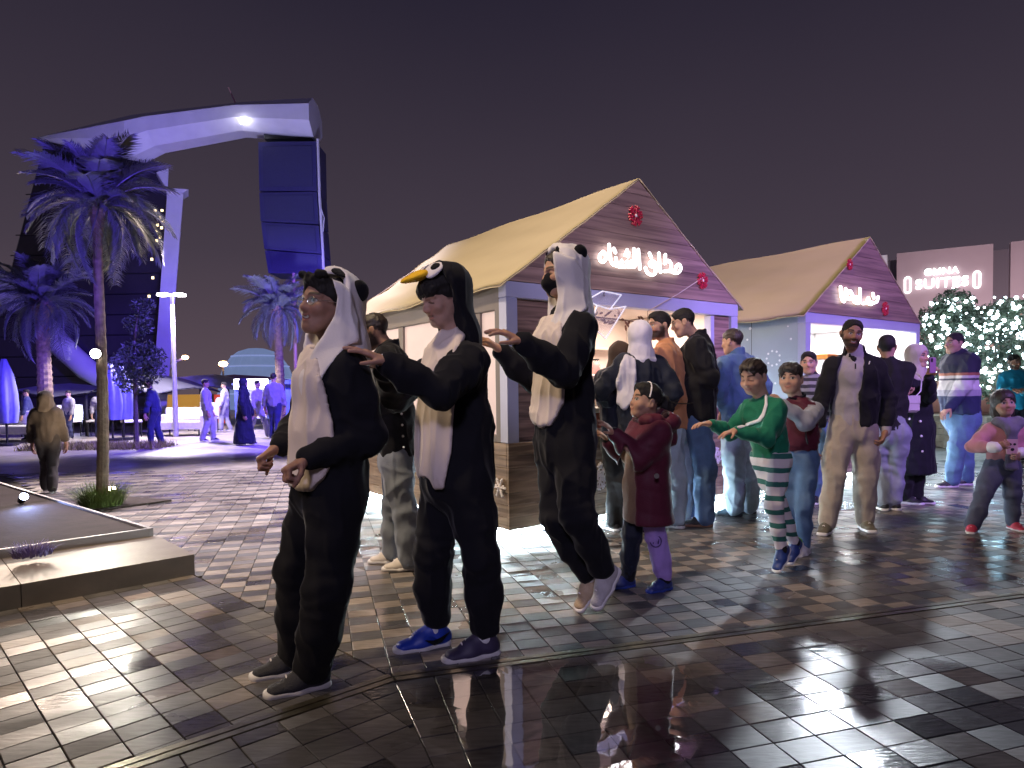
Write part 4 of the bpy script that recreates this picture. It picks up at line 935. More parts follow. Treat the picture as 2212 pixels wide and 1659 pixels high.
def evaluate(prims, vox, pad=2, limit=None):
    us = [p for p in prims if p[0] == 'u']
    lo = np.min([p[2] for p in us], axis=0); hi = np.max([p[3] for p in us], axis=0)
    if limit is not None: lo = np.maximum(lo, limit[0]); hi = np.minimum(hi, limit[1])
    lo = lo-vox*(pad+1); n_ = np.maximum(np.ceil((hi+vox*(pad+1)-lo)/vox).astype(int)+1, 4)
    D = np.full(tuple(n_), .2, np.float32); ax = [(lo[i]+vox*np.arange(n_[i])).astype(np.float32) for i in range(3)]
    for op, f, l, h, k in prims:
        if l is None: sl = [slice(0, n_[i]) for i in range(3)]
        else:
            m = k+2*vox; sl = [slice(max(0, int((l[i]-m-lo[i])/vox)), max(0, min(n_[i], int((h[i]+m-lo[i])/vox)+2))) for i in range(3)]
        if any(s.stop-s.start < 1 for s in sl): continue
        d = f(ax[0][sl[0], None, None], ax[1][None, sl[1], None], ax[2][None, None, sl[2]]); S = D[sl[0], sl[1], sl[2]]
        if op == 'u': t = np.clip(.5+.5*(d-S)/k, 0, 1); S[...] = d+(S-d)*t-k*t*(1-t)
        elif op == 's': d = -d; t = np.clip(.5-.5*(d-S)/k, 0, 1); S[...] = d+(S-d)*t+k*t*(1-t)
        else: t = np.clip(.5-.5*(d-S)/k, 0, 1); S[...] = d+(S-d)*t+k*t*(1-t)
    return D, lo
def nets(D, lo, vox):
    s = D < 0
    c = np.zeros(tuple(x-1 for x in D.shape), np.int8)
    for i in (0, 1):
        for j in (0, 1):
            for k in (0, 1): c += s[i:i+c.shape[0], j:j+c.shape[1], k:k+c.shape[2]]
    ids = np.argwhere((c > 0) & (c < 8))
    if len(ids) == 0: return np.zeros((0, 3)), np.zeros((0, 4), int)
    idx = np.full(c.shape, -1, np.int32); idx[tuple(ids.T)] = np.arange(len(ids))
    acc = np.zeros((len(ids), 3)); cnt = np.zeros(len(ids)); cs = [(i, j, k) for i in (0, 1) for j in (0, 1) for k in (0, 1)]
    val = {q: D[ids[:, 0]+q[0], ids[:, 1]+q[1], ids[:, 2]+q[2]] for q in cs}
    for q in cs:
        for ax in range(3):
            if q[ax]: continue
            r = list(q); r[ax] = 1; a, b = val[q], val[tuple(r)]; m = (a < 0) != (b < 0)
            t = a[m]/(a[m]-b[m]); p = np.tile(np.array(q, float), (m.sum(), 1)); p[:, ax] = t; acc[m] += p; cnt[m] += 1
    V_ = lo+vox*(ids+acc/cnt[:, None]); F_ = []
    for ax in range(3):
        a0 = [slice(1, -1)]*3; a0[ax] = slice(0, -1); a1 = [slice(1, -1)]*3; a1[ax] = slice(1, None)
        A, B = s[tuple(a0)], s[tuple(a1)]; e = np.argwhere(A != B); 
        if len(e) == 0: continue
        flip = A[tuple(e.T)]; o_ = np.ones(3, int); o_[ax] = 0; e = e+o_; u, v = (ax+1) % 3, (ax+2) % 3
        def cell(du, dv): g = e.copy(); g[:, u] -= du; g[:, v] -= dv; return idx[tuple(g.T)]
        q = np.stack([cell(1, 1), cell(0, 1), cell(0, 0), cell(1, 0)], axis=1); q[~flip] = q[~flip][:, ::-1]; F_.append(q)
    F_ = np.concatenate(F_); F_ = F_[(F_ >= 0).all(axis=1)]
    return V_, F_
def vnoise(Pn, seed=0):                                          # value noise on points
    i = np.floor(Pn).astype(np.int64); f = Pn-i; f = f*f*(3-2*f); r = 0
    for dx in (0, 1):
        for dy in (0, 1):
            for dz in (0, 1):
                h = ((i[:, 0]+dx)*374761393+(i[:, 1]+dy)*668265263+(i[:, 2]+dz)*2147483647+seed*1274126177) & 0xffffffff
                h = ((h ^ (h >> 13))*1274126177) & 0xffffffff; h = (h ^ (h >> 16)) & 0xffff
                r = r+(h/65535.)*np.where(dx, f[:, 0], 1-f[:, 0])*np.where(dy, f[:, 1], 1-f[:, 1])*np.where(dz, f[:, 2], 1-f[:, 2])
    return r
def normals(V_, F_):
    a = np.cross(V_[F_[:, 2]]-V_[F_[:, 0]], V_[F_[:, 3]]-V_[F_[:, 1]]); N = np.zeros_like(V_)
    for k in range(4): np.add.at(N, F_[:, k], a)
    return N/(np.linalg.norm(N, axis=1)[:, None]+1e-12)
def relax(V_, F_, it=1, w=.5):
    for _ in range(it):
        S = np.zeros_like(V_); c = np.zeros(len(V_))
        for k in range(4):
            for j in (1, 3): np.add.at(S, F_[:, k], V_[F_[:, (k+j) % 4]]); np.add.at(c, F_[:, k], 1)
        V_ = V_+w*(S/np.maximum(c, 1)[:, None]-V_)
    return V_
def inter(a, b): return lambda X, Y, Z: np.maximum(a[1](X, Y, Z), b[1](X, Y, Z))
def grown(prims, g): return [(p[0], (lambda f: (lambda X, Y, Z: f(X, Y, Z)-g))(p[1]), p[2]-g if p[2] is not None else None, p[3]+g if p[3] is not None else None, p[4]) if p[0] == 'u' else p for p in prims]
def solid(prims, vox, folds=None, limit=None, sm=1):
    D, lo = evaluate(prims, vox, limit=limit); V_, F_ = nets(D, lo, vox)
    if len(V_) == 0: return V_, F_
    if sm: V_ = relax(V_, F_, sm)
    if folds is not None: V_ = V_+normals(V_, F_)*folds(V_)[:, None]
    return V_, F_
def cloth_folds(amp=.006, seed=0, f1=7., f2=17., zs=.38, joints=()):
    def g(p):
        w = vnoise(p*3.1, seed+5)*1.2
        a = vnoise(np.stack([p[:, 0]*f1+w, p[:, 1]*f1-w, p[:, 2]*f1*zs+w*1.4], 1), seed); r1 = 1-np.abs(2*a-1)
        b = vnoise(np.stack([p[:, 0]*f2, p[:, 1]*f2+w, (p[:, 2]+.5*p[:, 0])*f2*zs*1.3], 1), seed+1); r2 = 1-np.abs(2*b-1)
        d = amp*(1.9*(r1**3-.3)+1.2*(r2**3-.3))
        for c, ax, R in joints:                                  # creases bunching round a bent joint
            q = p-np.asarray(c); e = np.exp(-(q**2).sum(axis=1)/(R*R)); d = d+e*amp*.55*np.sin((q @ np.asarray(ax))*75+9*vnoise(p*7, seed+2))
        return d
    return g

# ================================================================ people
def skin_mat():
    m = mat('skin', (.5, .3, .2), .6, attr=True, sss=.12, noise=.10, nscale=45, bump=.14, bscale=220, spec=.32); return m
SKIN = skin_mat()
def cloth(name, col, rough=.85, sheen=.15, noise=.12, ns=14, bump=.25, bs=140, wr=.85):
    if 'cloth_'+name in MATS: return MATS['cloth_'+name]
    m = mat('cloth_'+name, col, rough, noise=noise, nscale=ns, bump=bump, bscale=bs, sheen=sheen, spec=.25); n = m.node_tree.nodes; l = m.node_tree.links
    t = n.new('ShaderNodeTexCoord'); mp = n.new('ShaderNodeMapping'); mp.inputs['Scale'].default_value = (1, 1, .45); mp.inputs['Rotation'].default_value = (.3, .35, 0); l.new(t.outputs['Object'], mp.inputs[0])
    z = n.new('ShaderNodeTexNoise'); z.noise_type = 'RIDGED_MULTIFRACTAL'; z.inputs['Scale'].default_value = 7; z.inputs['Detail'].default_value = 2; z.inputs['Distortion'].default_value = .8; l.new(mp.outputs[0], z.inputs['Vector'])
    old = [q for q in n if q.type == 'BUMP'][0]; u = n.new('ShaderNodeBump'); u.inputs['Strength'].default_value = wr; u.inputs['Distance'].default_value = .018; l.new(z.outputs[0], u.inputs['Height']); l.new(u.outputs[0], old.inputs['Normal']); return m
def stripe_mat(name, stops, period=None):
    m = bpy.data.materials.new(name); m.use_nodes = True; n = m.node_tree.nodes; l = m.node_tree.links; b = n['Principled BSDF']; b.inputs['Roughness'].default_value = .85
    t = n.new('ShaderNodeTexCoord'); s = n.new('ShaderNodeSeparateXYZ'); l.new(t.outputs['Object'], s.inputs[0]); z = s.outputs['Z']
    nz = n.new('ShaderNodeTexNoise'); nz.inputs['Scale'].default_value = 14; l.new(t.outputs['Object'], nz.inputs['Vector'])
    ad = n.new('ShaderNodeMath'); ad.operation = 'MULTIPLY_ADD'; ad.inputs[1].default_value = .03 if period is None else .012; l.new(nz.outputs[0], ad.inputs[0]); l.new(z, ad.inputs[2]); z = ad.outputs[0]
    if period:
        d = n.new('ShaderNodeMath'); d.operation = 'DIVIDE'; d.inputs[1].default_value = period; l.new(z, d.inputs[0]); f = n.new('ShaderNodeMath'); f.operation = 'FRACT'; l.new(d.outputs[0], f.inputs[0]); z = f.outputs[0]
    r = n.new('ShaderNodeValToRGB'); r.color_ramp.interpolation = 'CONSTANT'; l.new(z, r.inputs[0]); e = r.color_ramp.elements
    e[0].position = 0; e[0].color = (*stops[0][1], 1); e[1].position = stops[1][0]; e[1].color = (*stops[1][1], 1)
    for p, c in stops[2:]: q = e.new(p); q.color = (*c, 1)
    l.new(r.outputs[0], b.inputs['Base Color']); MATS[name] = m; return m
HAIR = mat('hair_black', (.007, .0055, .005), .78, noise=.4, nscale=60, bump=.5, bscale=90, stretch=(1, 1, .25)); HAIRB = mat('hair_brown', (.025, .016, .012), .5, noise=.4, nscale=60, bump=.5, bscale=90, stretch=(1, 1, .25))
def fwd(yaw): a = R_(yaw); return np.array([-math.sin(a), -math.cos(a), 0])
def lft(yaw): a = R_(yaw); return np.array([math.cos(a), -math.sin(a), 0])
def rot_about(v, ax, a): ax = nrm(ax); v = np.asarray(v, float); return v*math.cos(a)+np.cross(ax, v)*math.sin(a)+ax*(ax @ v)*(1-math.cos(a))
def ik(a, c, hint, l1, l2):
    a, c, hint = map(lambda q: np.asarray(q, float), (a, c, hint)); d = c-a; L = np.linalg.norm(d); s = max(1., L/(l1+l2)*1.004); l1, l2 = l1*s, l2*s
    ax = d/L; x = (l1*l1-l2*l2+L*L)/(2*L); h = math.sqrt(max(l1*l1-x*x, 0)); m = a+ax*x; o = hint-m; o = o-ax*(o @ ax)
    return m+nrm(o)*h if np.linalg.norm(o) > 1e-6 else m
class Head:
    def __init__(s, c, yaw, pitch=0, roll=0, hh=.235):
        s.c = np.asarray(c, float); s.s = hh/.235; s.kid = False; f, l, u = fwd(yaw), lft(yaw), np.array([0, 0, 1.])
        f, u = rot_about(f, l, R_(pitch)), rot_about(u, l, R_(pitch)); l, u = rot_about(l, f, R_(roll)), rot_about(u, f, R_(roll)); s.ax = np.stack([l, f, u], 1)
    def p(s, x, y, z): return s.c+s.ax @ (np.array([x, y, z])*s.s)
    def e(s, c, r, k=.012, op='u'): return ell(s.p(*c), s.ax, [q*s.s for q in r], k*s.s, op)
    def c_(s, a, b, ra, rb=None, k=.01, op='u'): return cap(s.p(*a), s.p(*b), ra*s.s, None if rb is None else rb*s.s, k*s.s, op)
    def loc(s, V_): return (V_-s.c) @ s.ax/s.s
    def skin(s, ears=True, smile=0, girl=0):
        if s.kid:
            q = [s.e((0,-.012,.036), (.076,.094,.084)), s.e((0,.022,-.026), (.061,.070,.078), .03), s.c_((-.012,.058,-.086), (.012,.058,-.086), .021, k=.03)]
            for x in (-1, 1):
                q += [s.c_((x*.046,.0,-.03), (x*.028,.042,-.070), .024, .020, .03), s.e((x*.036,.058,-.030), (.031,.028,.028), .02)]
            q += [s.c_((0,.082,.008), (0,.094,-.020), .0075, .0105, .014), s.c_((-.009,.088,-.025), (.009,.088,-.025), .0090, k=.010)]
            for x in (-1, 1):
                q += [s.e((x*.031,.094,.004), (.019,.018,.012), .012, 's'), s.e((x*.031,.0700,.0045), (.0160,.0135,.0140), .004)]
                if ears: q += [s.e((x*.078,-.008,-.010), (.011,.020,.032), .006), s.e((x*.088,.000,-.008), (.007,.010,.018), .004, 's')]
            return q+[s.c_((-.013,.080,-.0555), (.013,.080,-.0555), .0085, k=.008), s.c_((-.011,.077,-.066), (.011,.077,-.066), .0090, k=.008)]
        q = [s.e((0,-.012,.036), (.075,.094,.083)), s.e((0,.022,-.030), (.060,.072,.083), .03), s.c_((-.018,.062,-.094), (.018,.062,-.094), .022, k=.025)]
        for x in (-1, 1):
            q += [s.c_((x*.046,.0,-.03), (x*.031,.042,-.078), .023, .019, .03), s.e((x*.038,.060,-.022), (.027,.026,.024), .02), s.c_((x*.014,.083,.027), (x*.048,.066,.027), .010, .009, .012)]
        q += [s.c_((0,.084,.018), (0,.103,-.022), .0085, .0125, .012), s.c_((-.010,.094,-.028), (.010,.094,-.028), .0105, k=.010)]
        for x in (-1, 1):
            q += [s.e((x*.031,.094,.006), (.018,.020,.011), .012, 's'), s.e((x*.031,.0700,.0065), (.0150,.0135,.0125), .004)]
            if ears: q += [s.e((x*.078,-.008,-.006), (.010,.019,.032), .006), s.c_((x*.082,-.020,.016), (x*.085,-.024,-.010), .008, .007, .006), s.e((x*.088,.000,-.004), (.007,.010,.018), .004, 's')]
        q += [s.c_((-.017,.083,-.0555), (.017,.083,-.0555), .0085, k=.008), s.c_((-.014,.081,-.068), (.014,.081,-.068), .0095, k=.008)]
        if smile: q += [s.c_((-.022,.090,-.0605), (.022,.090,-.0605), .0060, k=.004, op='s')]
        return q
    def paint(s, V_, skin, beard=0, mouth='closed', eyes='open', gaze=(0, 0), brow=(.02,.013,.01), scalp=True, lips=None):
        q = s.loc(V_); x, y, z = q.T; C = np.tile(np.array(skin, float), (len(V_), 1)); ax = np.abs(x); fr = y > .03
        def blend(m, c): 
            m = np.clip(m, 0, 1)[:, None]; C[:] = C*(1-m)+np.array(c)*m
        ss = lambda v, a, b: np.clip((v-a)/(b-a), 0, 1)
        blend(.35*np.exp(-((ax-.036)**2+(z+.022)**2)/.0006)*fr, np.array(skin)*np.array([1.25,.85,.8]))
        blend(.5*np.exp(-((x)**2/.0002+(z+.03)**2/.0002))*(y > .09), np.array(skin)*np.array([1.15,.85,.82]))
        blend(.45*np.exp(-((ax-.031)**2/.0004+(z+.008)**2/.00006))*fr, np.array(skin)*.62)
        if beard:
            b = ss(-.036-z, 0, .012)*ss(.055-np.abs(z+.061)*0-ax*0, 0, .01); up_ = np.maximum(b, ss(ax-.040, 0, .012)*ss(.004-z, 0, .016)*ss(y+.02, 0, .02)*ss(.045-y, 0, .02))
            b = np.maximum(up_, 0)*ss(.115+z, 0, .02)*ss(y+.03, 0, .02); mus = ss(.014-np.abs(z+.0455), 0, .004)*ss(.036-ax, 0, .008)*fr; b = np.maximum(b, mus)
            lp = np.exp(-(x**2/.0005+(z+.0605)**2/.00008))*fr; blend(beard*b*(1-lp), (.018,.012,.010))
        lc = lips or np.array(skin)*np.array([1.0,.62,.62])
        lw = .026 if mouth != 'closed' else .021; zc = -.0605+(.010*(x/.026)**2 if mouth in ('smile', 'teeth') else 0)
        blend(.8*ss(.0135-np.abs(z-zc), 0, .004)*ss(lw-ax, 0, .005)*fr, lc)
        if mouth == 'teeth':
            blend(ss(.0075-np.abs(z-zc), 0, .003)*ss(lw-.003-ax, 0, .004)*fr, (.10,.03,.03)); blend(ss(.0042-np.abs(z-zc-.0022), 0, .002)*ss(lw-.006-ax, 0, .004)*fr, (.72,.68,.62))
        else: blend(.85*ss(.0026-np.abs(z-zc), 0, .002)*ss(lw-ax, 0, .004)*fr, np.array(skin)*.22)
        ex = ax-.031; lid = (.0112 if s.kid else .0088)*np.sqrt(np.clip(1-(ex/.0155)**2, 0, 1))
        if eyes == 'open':
            ev = ss(lid-np.abs(z-.0062), 0, .0025)*(np.abs(ex) < .0155)*(y > .04); blend(ev, (.46,.44,.43)); ir = (x-np.sign(x)*.031-gaze[0])**2+(z-.0066-gaze[1])**2; blend(ss((.0092 if s.kid else .0074)**2-ir, 0, .00002)*ev, (.018,.011,.008))
            blend(.9*ss(.0032-np.abs(z-.0068-lid), 0, .002)*(np.abs(ex) < .017)*(y > .04), (.025,.015,.012))
        else: blend(.9*ss(.0034-np.abs(z-.001+.25*ex), 0, .002)*(np.abs(ex) < .017)*(y > .04), (.025,.015,.012))
        bz = .0295+.004*np.cos((ax-.034)/.018); blend(.92*ss(.0062-np.abs(z-bz)+(.002-ax*.03), 0, .003)*ss(.024-np.abs(ax-.034), 0, .006)*(y > .03), brow)
        if scalp: hl = ss(z-.072, 0, .016)*ss(.078-y, 0, .01); sd = ss(.022-y, 0, .012)*ss(z+.012, 0, .012)*(ax < .0795); nb = ss(-.045-y, 0, .02)*ss(z+.055, 0, .015); blend(np.maximum(np.maximum(hl, sd*.85), nb), (.018,.013,.011))
        return C
    def hair(s, kind='short'):
        if kind == 'curly': return [s.e((0,-.010,.046), (.082,.096,.082)), s.e((0,.050,.090), (.060,.042,.028), .02)]+[s.e((math.sin(i*2.4)*.055, .03+.055*math.cos(i*1.7), .104+.010*math.sin(i*3.1)), (.013,.013,.013), .006) for i in range(26)]+[s.e((0,.105,-.022), (.066,.075,.092), .006, 's'), half(s.p(0,-.02,-.045), -s.ax[:, 2]+.4*s.ax[:, 1])]
        ec = [s.e((x*.090,.004,-.016), (.030,.026,.030), .004, 's') for x in (-1, 1)]
        if kind == 'fringe': return [s.e((0,-.012,.040), (.0805,.100,.087)), s.e((0,.006,.072), (.070,.086,.052), .02), s.e((0,.050,.070), (.062,.036,.030), .02), s.e((0,.114,-.022), (.068,.072,.086), .008, 's'), half(s.p(0,-.03,-.055), -s.ax[:, 2]+.35*s.ax[:, 1])]+ec+[s.c_((x_, .110, .030), (x_*1.04+.004, .085, .064+.008*math.sin(i*2.1)), .0085, .004, .004, 's') for i, x_ in enumerate((-.05,-.033,-.018,.0,.016,.030,.047))]
        if kind == 'buzz': return [s.e((0,-.013,.038), (.0775,.0965,.0855)), s.e((0,-.002,.070), (.062,.080,.048), .02), s.e((0,.116,.0), (.074,.072,.096), .008, 's'), half(s.p(0,-.03,-.055), -s.ax[:, 2]+.35*s.ax[:, 1])]+ec
        if kind == 'bob': return [s.e((0,-.014,.036), (.088,.104,.090)), ecap(s.p(0,-.030,.0), s.p(0,-.032,-.105), s.ax[:, 0], .088*s.s, .074*s.s, .094*s.s, .060*s.s, .03), s.e((0,.112,-.04), (.062,.080,.098), .006, 's'), s.e((0,.08,-.13), (.05,.09,.06), .01, 's')]
        return [s.e((0,-.013,.039), (.0785,.0975,.086)), s.e((0,.004,.074), (.066,.084,.052), .02), s.e((0,.040,.090), (.050,.036,.026), .02), s.e((0,.116,.0), (.072,.072,.094), .008, 's'), half(s.p(0,-.03,-.058), -s.ax[:, 2]+.35*s.ax[:, 1])]+ec
def hand_prims(w, d, n_, th, L, curl, thumb=.0, spread=.0, k=.004):
    d = nrm(d); n_ = np.asarray(n_, float); n_ = nrm(n_-d*(n_ @ d)); x = np.cross(d, n_)*th
    q = [ecap(w-d*.06*L, w+d*.10*L, x, .155*L, .125*L, .175*L, .115*L, .01), ecap(w+d*.06*L, w+d*.46*L, x, .185*L, .105*L, .215*L, .075*L, .012)]
    kn = []
    for i, (o, ln) in enumerate(((.155, .40), (.052, .45), (-.052, .42), (-.150, .33))):
        b = w+d*(.47-.03*abs(i-1.2))*L+x*o*L; dd = nrm(d+x*(o*spread*3)); c = curl[i] if hasattr(curl, '__len__') else curl; r = (.052, .053, .051, .045)[i]*L
        for sg, an, rr in ((.46, 62, 1.0), (.31, 88, .93), (.25, 55, .84)):
            dd = nrm(rot_about(dd, np.cross(d, n_), R_(an)*c)); e = b+dd*ln*sg*L; q.append(cap(b, e, r*rr, r*rr*.92, k)); b = e
    b = w+d*.12*L+x*.135*L; t1 = nrm(d*.62+x*(.62-.55*thumb)+n_*(.25+.5*thumb)); e = b+t1*.26*L; q.append(cap(b, e, .072*L, .056*L, .010)); t2 = nrm(t1+d*.25-x*.5*thumb+n_*.1); q += [cap(e, e+t2*.16*L, .054*L, .048*L, k), cap(e+t2*.16*L, e+nrm(t2-x*.3*thumb)*.27*L, .048*L, .040*L, k)]
    return q
def add_mesh(name, V_, F_, m, parent, base, cols=None, **kw):
    if len(V_) == 0: return None
    return obj(name, mkmesh(name, V_-base, F_.astype(np.int32), m, True, cols), parent, **kw)
SOLE_W = mat('sole_white', (.66, .64, .66), .6, noise=.1, nscale=20)
class Person:
    def __init__(s, label, Y, h, yaw, neck, pelv, head, hyaw, hpitch=0, hroll=0, hh=.235, vx=.012, hv=.0045, skin=(.42,.25,.17), group=None, name='person', sw=None, **kw):
        s.Y, s.h, s.yaw, s.vx, s.hv, s.skin = Y, h, yaw, vx, hv, skin; s.k = h/1.75; q = lambda t: P(t[0], t[1], Y+(t[2] if len(t) > 2 else 0)); s.q = q
        s.N, s.H = q(neck), q(pelv); s.up = nrm(s.N-s.H); s.f, s.l = fwd(yaw), lft(yaw); s.f = nrm(s.f-s.up*(s.f @ s.up)); s.l = nrm(s.l-s.up*(s.l @ s.up))
        s.hd = Head(q(head), hyaw, hpitch, hroll, hh); s.sw = (sw or .105)*h; s.hd.kid = h < 1.34 and hv < .006
        s.base = np.array([s.H[0], s.H[1], 0.]); s.root = empty('person', s.base, label, 'person', group=group); s.arms = []; s.legs = []; s.hands = []; s.joints = []
    def arm(s, side, wrist, elbow, hd=None, palm=(0,0,-1), curl=.35, thumb=.3, spread=.1, hs=1., sh=(0, 0, 0)):
        S = s.N-s.up*.088*s.k+s.l*side*s.sw*.90+np.asarray(sh, float); W_ = s.q(wrist); E = ik(S, W_, s.q(elbow), .165*s.h, .148*s.h); s.arms.append((S, E, W_)); s.joints.append((E, nrm(W_-S), .11*s.k))
        if hd is not None:
            d = (s.q(hd)-W_) if len(hd) == 3 and abs(hd[0]) > 5 else np.array(hd, float)
            if len(hd) == 2: d = s.q(hd)-W_
            d = nrm(d); L = .112*s.h*hs; th = side
            # thumb side: for a left hand with palm n and fingers d the thumb lies along d x n
            s.hands.append((W_+d*.012, d, palm, (1 if side > 0 else -1), L, curl, thumb, spread))
        return s
    def leg(s, side, ankle, knee, fy=None, pitch=0, on=True, hip=.050, bend=1.012):
        hp = s.H+s.l*side*(hip+.003)*s.h-s.up*.02*s.k; za = .078*s.k
        A = PX(ankle[0], s.Y+ankle[-1], za) if on else s.q(ankle); L = np.linalg.norm(A-hp); tl = min(.49*s.h, L*bend) if bend else .49*s.h; Kn = ik(hp, A, s.q(knee), tl*.5, tl*.5)
        s.legs.append((hp, Kn, A, s.yaw if fy is None else fy, pitch)); s.joints.append((Kn, nrm(A-hp), .13*s.k)); return s
    # --- garments
    def torso(s, bw=.175, bd=.115, ww=.155, wd=.11, hw=.165, hd_=.125, k=.05, top=.0, belly=0., hem=None):
        g = s.k; N, H = s.N, s.H; C = N-s.up*.15*g+s.f*.008*g; Wt = N+(H-N)*.62; pr_ = [ecap(N-s.up*(.105-top)*g, C, s.l, bw*.78*g, bd*.75*g, bw*g, bd*g, k), ecap(C, Wt+s.f*belly*g, s.l, bw*g, bd*g, ww*g, wd*g, k), ecap(Wt+s.f*belly*g, H, s.l, ww*g, wd*g, hw*g, hd_*g, k)]
        if hem is not None: pr_.append(ecap(H, H-s.up*hem*g, s.l, hw*g, hd_*g, hw*1.0*g, hd_*1.0*g, k))
        pr_.append(cap(N-s.up*.05*g, N-s.up*.0*g, .070*g, .056*g, .05))
        for sd in (-1, 1): pr_.append(cap(N-s.up*.035*g, N-s.up*.080*g+s.l*sd*s.sw*.72, .050*g, .058*g, .05))
        return pr_
    def sleeves(s, r=(.074, .062, .050), k=.06, cuff=.0, n_=(0, 1)):
        o = []; r = tuple(q*(.9 if q < .082 or s.vx > .0099 else .95) for q in r)
        for i in n_:
            if i >= len(s.arms): continue
            S, E, W_ = s.arms[i]; g = s.k; m = E+(W_-E)*.55; o += [cap(S, S+(E-S)*.5, r[0]*.92*g, (r[0]+r[1])/2*1.02*g, k), cap(S+(E-S)*.5, E, (r[0]+r[1])/2*g, r[1]*g, .03), cap(E, m, r[1]*g, (r[1]+r[2])/2*1.06*g, .03), cap(m, W_, (r[1]+r[2])/2*g, r[2]*g, .03)]
        return o
    def trousers(s, r=(.105, .078, .060), k=.04, bag=0, up=0., n_=(0, 1), slim=.88):
        o = []; r = (r[0]*(slim+1)/2, r[1]*slim, r[2]*slim)
        for i in n_:
            if i >= len(s.legs): continue
            hp, Kn, A, fy, pi_ = s.legs[i]; g = s.k; e = A+(Kn-A)*(.02+up); o += [cap(hp, hp+(Kn-hp)*.5, r[0]*g, (r[0]*.45+r[1]*.55)*1.04*g, k), cap(hp+(Kn-hp)*.5, Kn, (r[0]*.45+r[1]*.55)*g, r[1]*g, .03), cap(Kn, Kn+(e-Kn)*.55, r[1]*g, (r[1]*.5+r[2]*.5)*(1.0+bag)*g, .03), cap(Kn+(e-Kn)*.55, e, (r[1]*.5+r[2]*.5)*(1.0+bag)*g, r[2]*(1+bag*.5)*g, .03)]
        return o
    def seat(s, hw=.165, hd_=.125): g = s.k; return [ecap(s.H+s.up*.10*g, s.H-s.up*.03*g, s.l, hw*.95*g, hd_*.92*g, hw*g, hd_*g, .05)]
    def put(s, name, prims, m, vox=None, amp=.005, seed=0, parent=None, limit=None, sm=1, label=None, f1=7., f2=17., zs=.38):
        amp = amp*1.25 if (amp >= .004 and (vox or s.vx) > .0085) else amp
        fo = cloth_folds(amp, seed, f1, f2, zs, s.joints) if amp else None
        V_, F_ = solid(prims, vox or s.vx, fo, limit, sm); return add_mesh(name, V_, F_, m, parent or s.root, s.base, label=label)
    def skinbody(s, ears=True, smile=0, neck_r=.046, **paint):
        h = s.hd; g = s.k; C0 = h.c; nk = [cap(h.p(0,-.018,-.035), s.N-s.up*.03*g, neck_r*h.s, neck_r*1.12*h.s, .03)]
        pr_ = h.skin(ears, smile)+nk; lim = (C0-.4, C0+.4)
        V1, F1 = solid(pr_, s.hv*h.s, None); c1 = h.paint(V1, s.skin, **paint)
        vs_, fs_, cs_ = [V1], [F1], [c1]; n0 = len(V1)
        for i, (W_, d, pm, th, L, cu, tb_, sp_) in enumerate(s.hands):
            A = s.arms[i][1]; q = hand_prims(W_, d, pm, th, L, cu, tb_, sp_)+[cap(W_-nrm(W_-A)*.10*g, W_, .031*g, .026*g, .012)]
            V2, F2 = solid(q, max(.0034, s.hv*.85)*min(1., g*1.1)); vs_.append(V2); fs_.append(F2+n0); n0 += len(V2)
            cs_.append(np.array(s.skin)*(1+.12*(vnoise(V2*60, 3)-.5))[:, None]*np.array([1.02,.95,.93]))
        body = []
        for S, E, W_ in s.arms: body += [cap(S, E, .045*g, .036*g, .03), cap(E, W_, .036*g, .024*g, .03)]
        for hp, Kn, A, fy, pi_ in s.legs: body += [cap(hp, Kn, .070*g, .048*g, .04), cap(Kn, A, .048*g, .030*g, .03)]
        body += [ecap(s.N-s.up*.08*g, s.N-s.up*.25*g, s.l, .13*g, .075*g, .135*g, .085*g, .05), ecap(s.N-s.up*.25*g, s.H, s.l, .135*g, .085*g, .13*g, .09*g, .05), cap(s.N-s.up*.10*g, s.N, .055*g, .045*g, .03)]
        V3, F3 = solid(body, .020); vs_.append(V3); fs_.append(F3+n0); cs_.append(np.tile(np.array(s.skin), (len(V3), 1)))
        return add_mesh('body', np.concatenate(vs_), np.concatenate(fs_), SKIN, s.root, s.base, np.concatenate(cs_))
    def hairdo(s, kind, m=HAIR, vox=None, amp=.004, extra=(), name='hair'):
        sc = s.hd.s
        def fo(p): q = s.hd.loc(p); return amp*sc*(vnoise(np.stack([q[:, 0]*120, q[:, 1]*28, q[:, 2]*60], 1), 1)+.8*vnoise(q*26, 2)-.9)*1.5
        V_, F_ = solid(s.hd.hair(kind)+list(extra), (vox or s.hv*1.15)*sc, fo); return add_mesh(name, V_, F_, m, s.root, s.base)
    def hood_frame(s): return s.hd
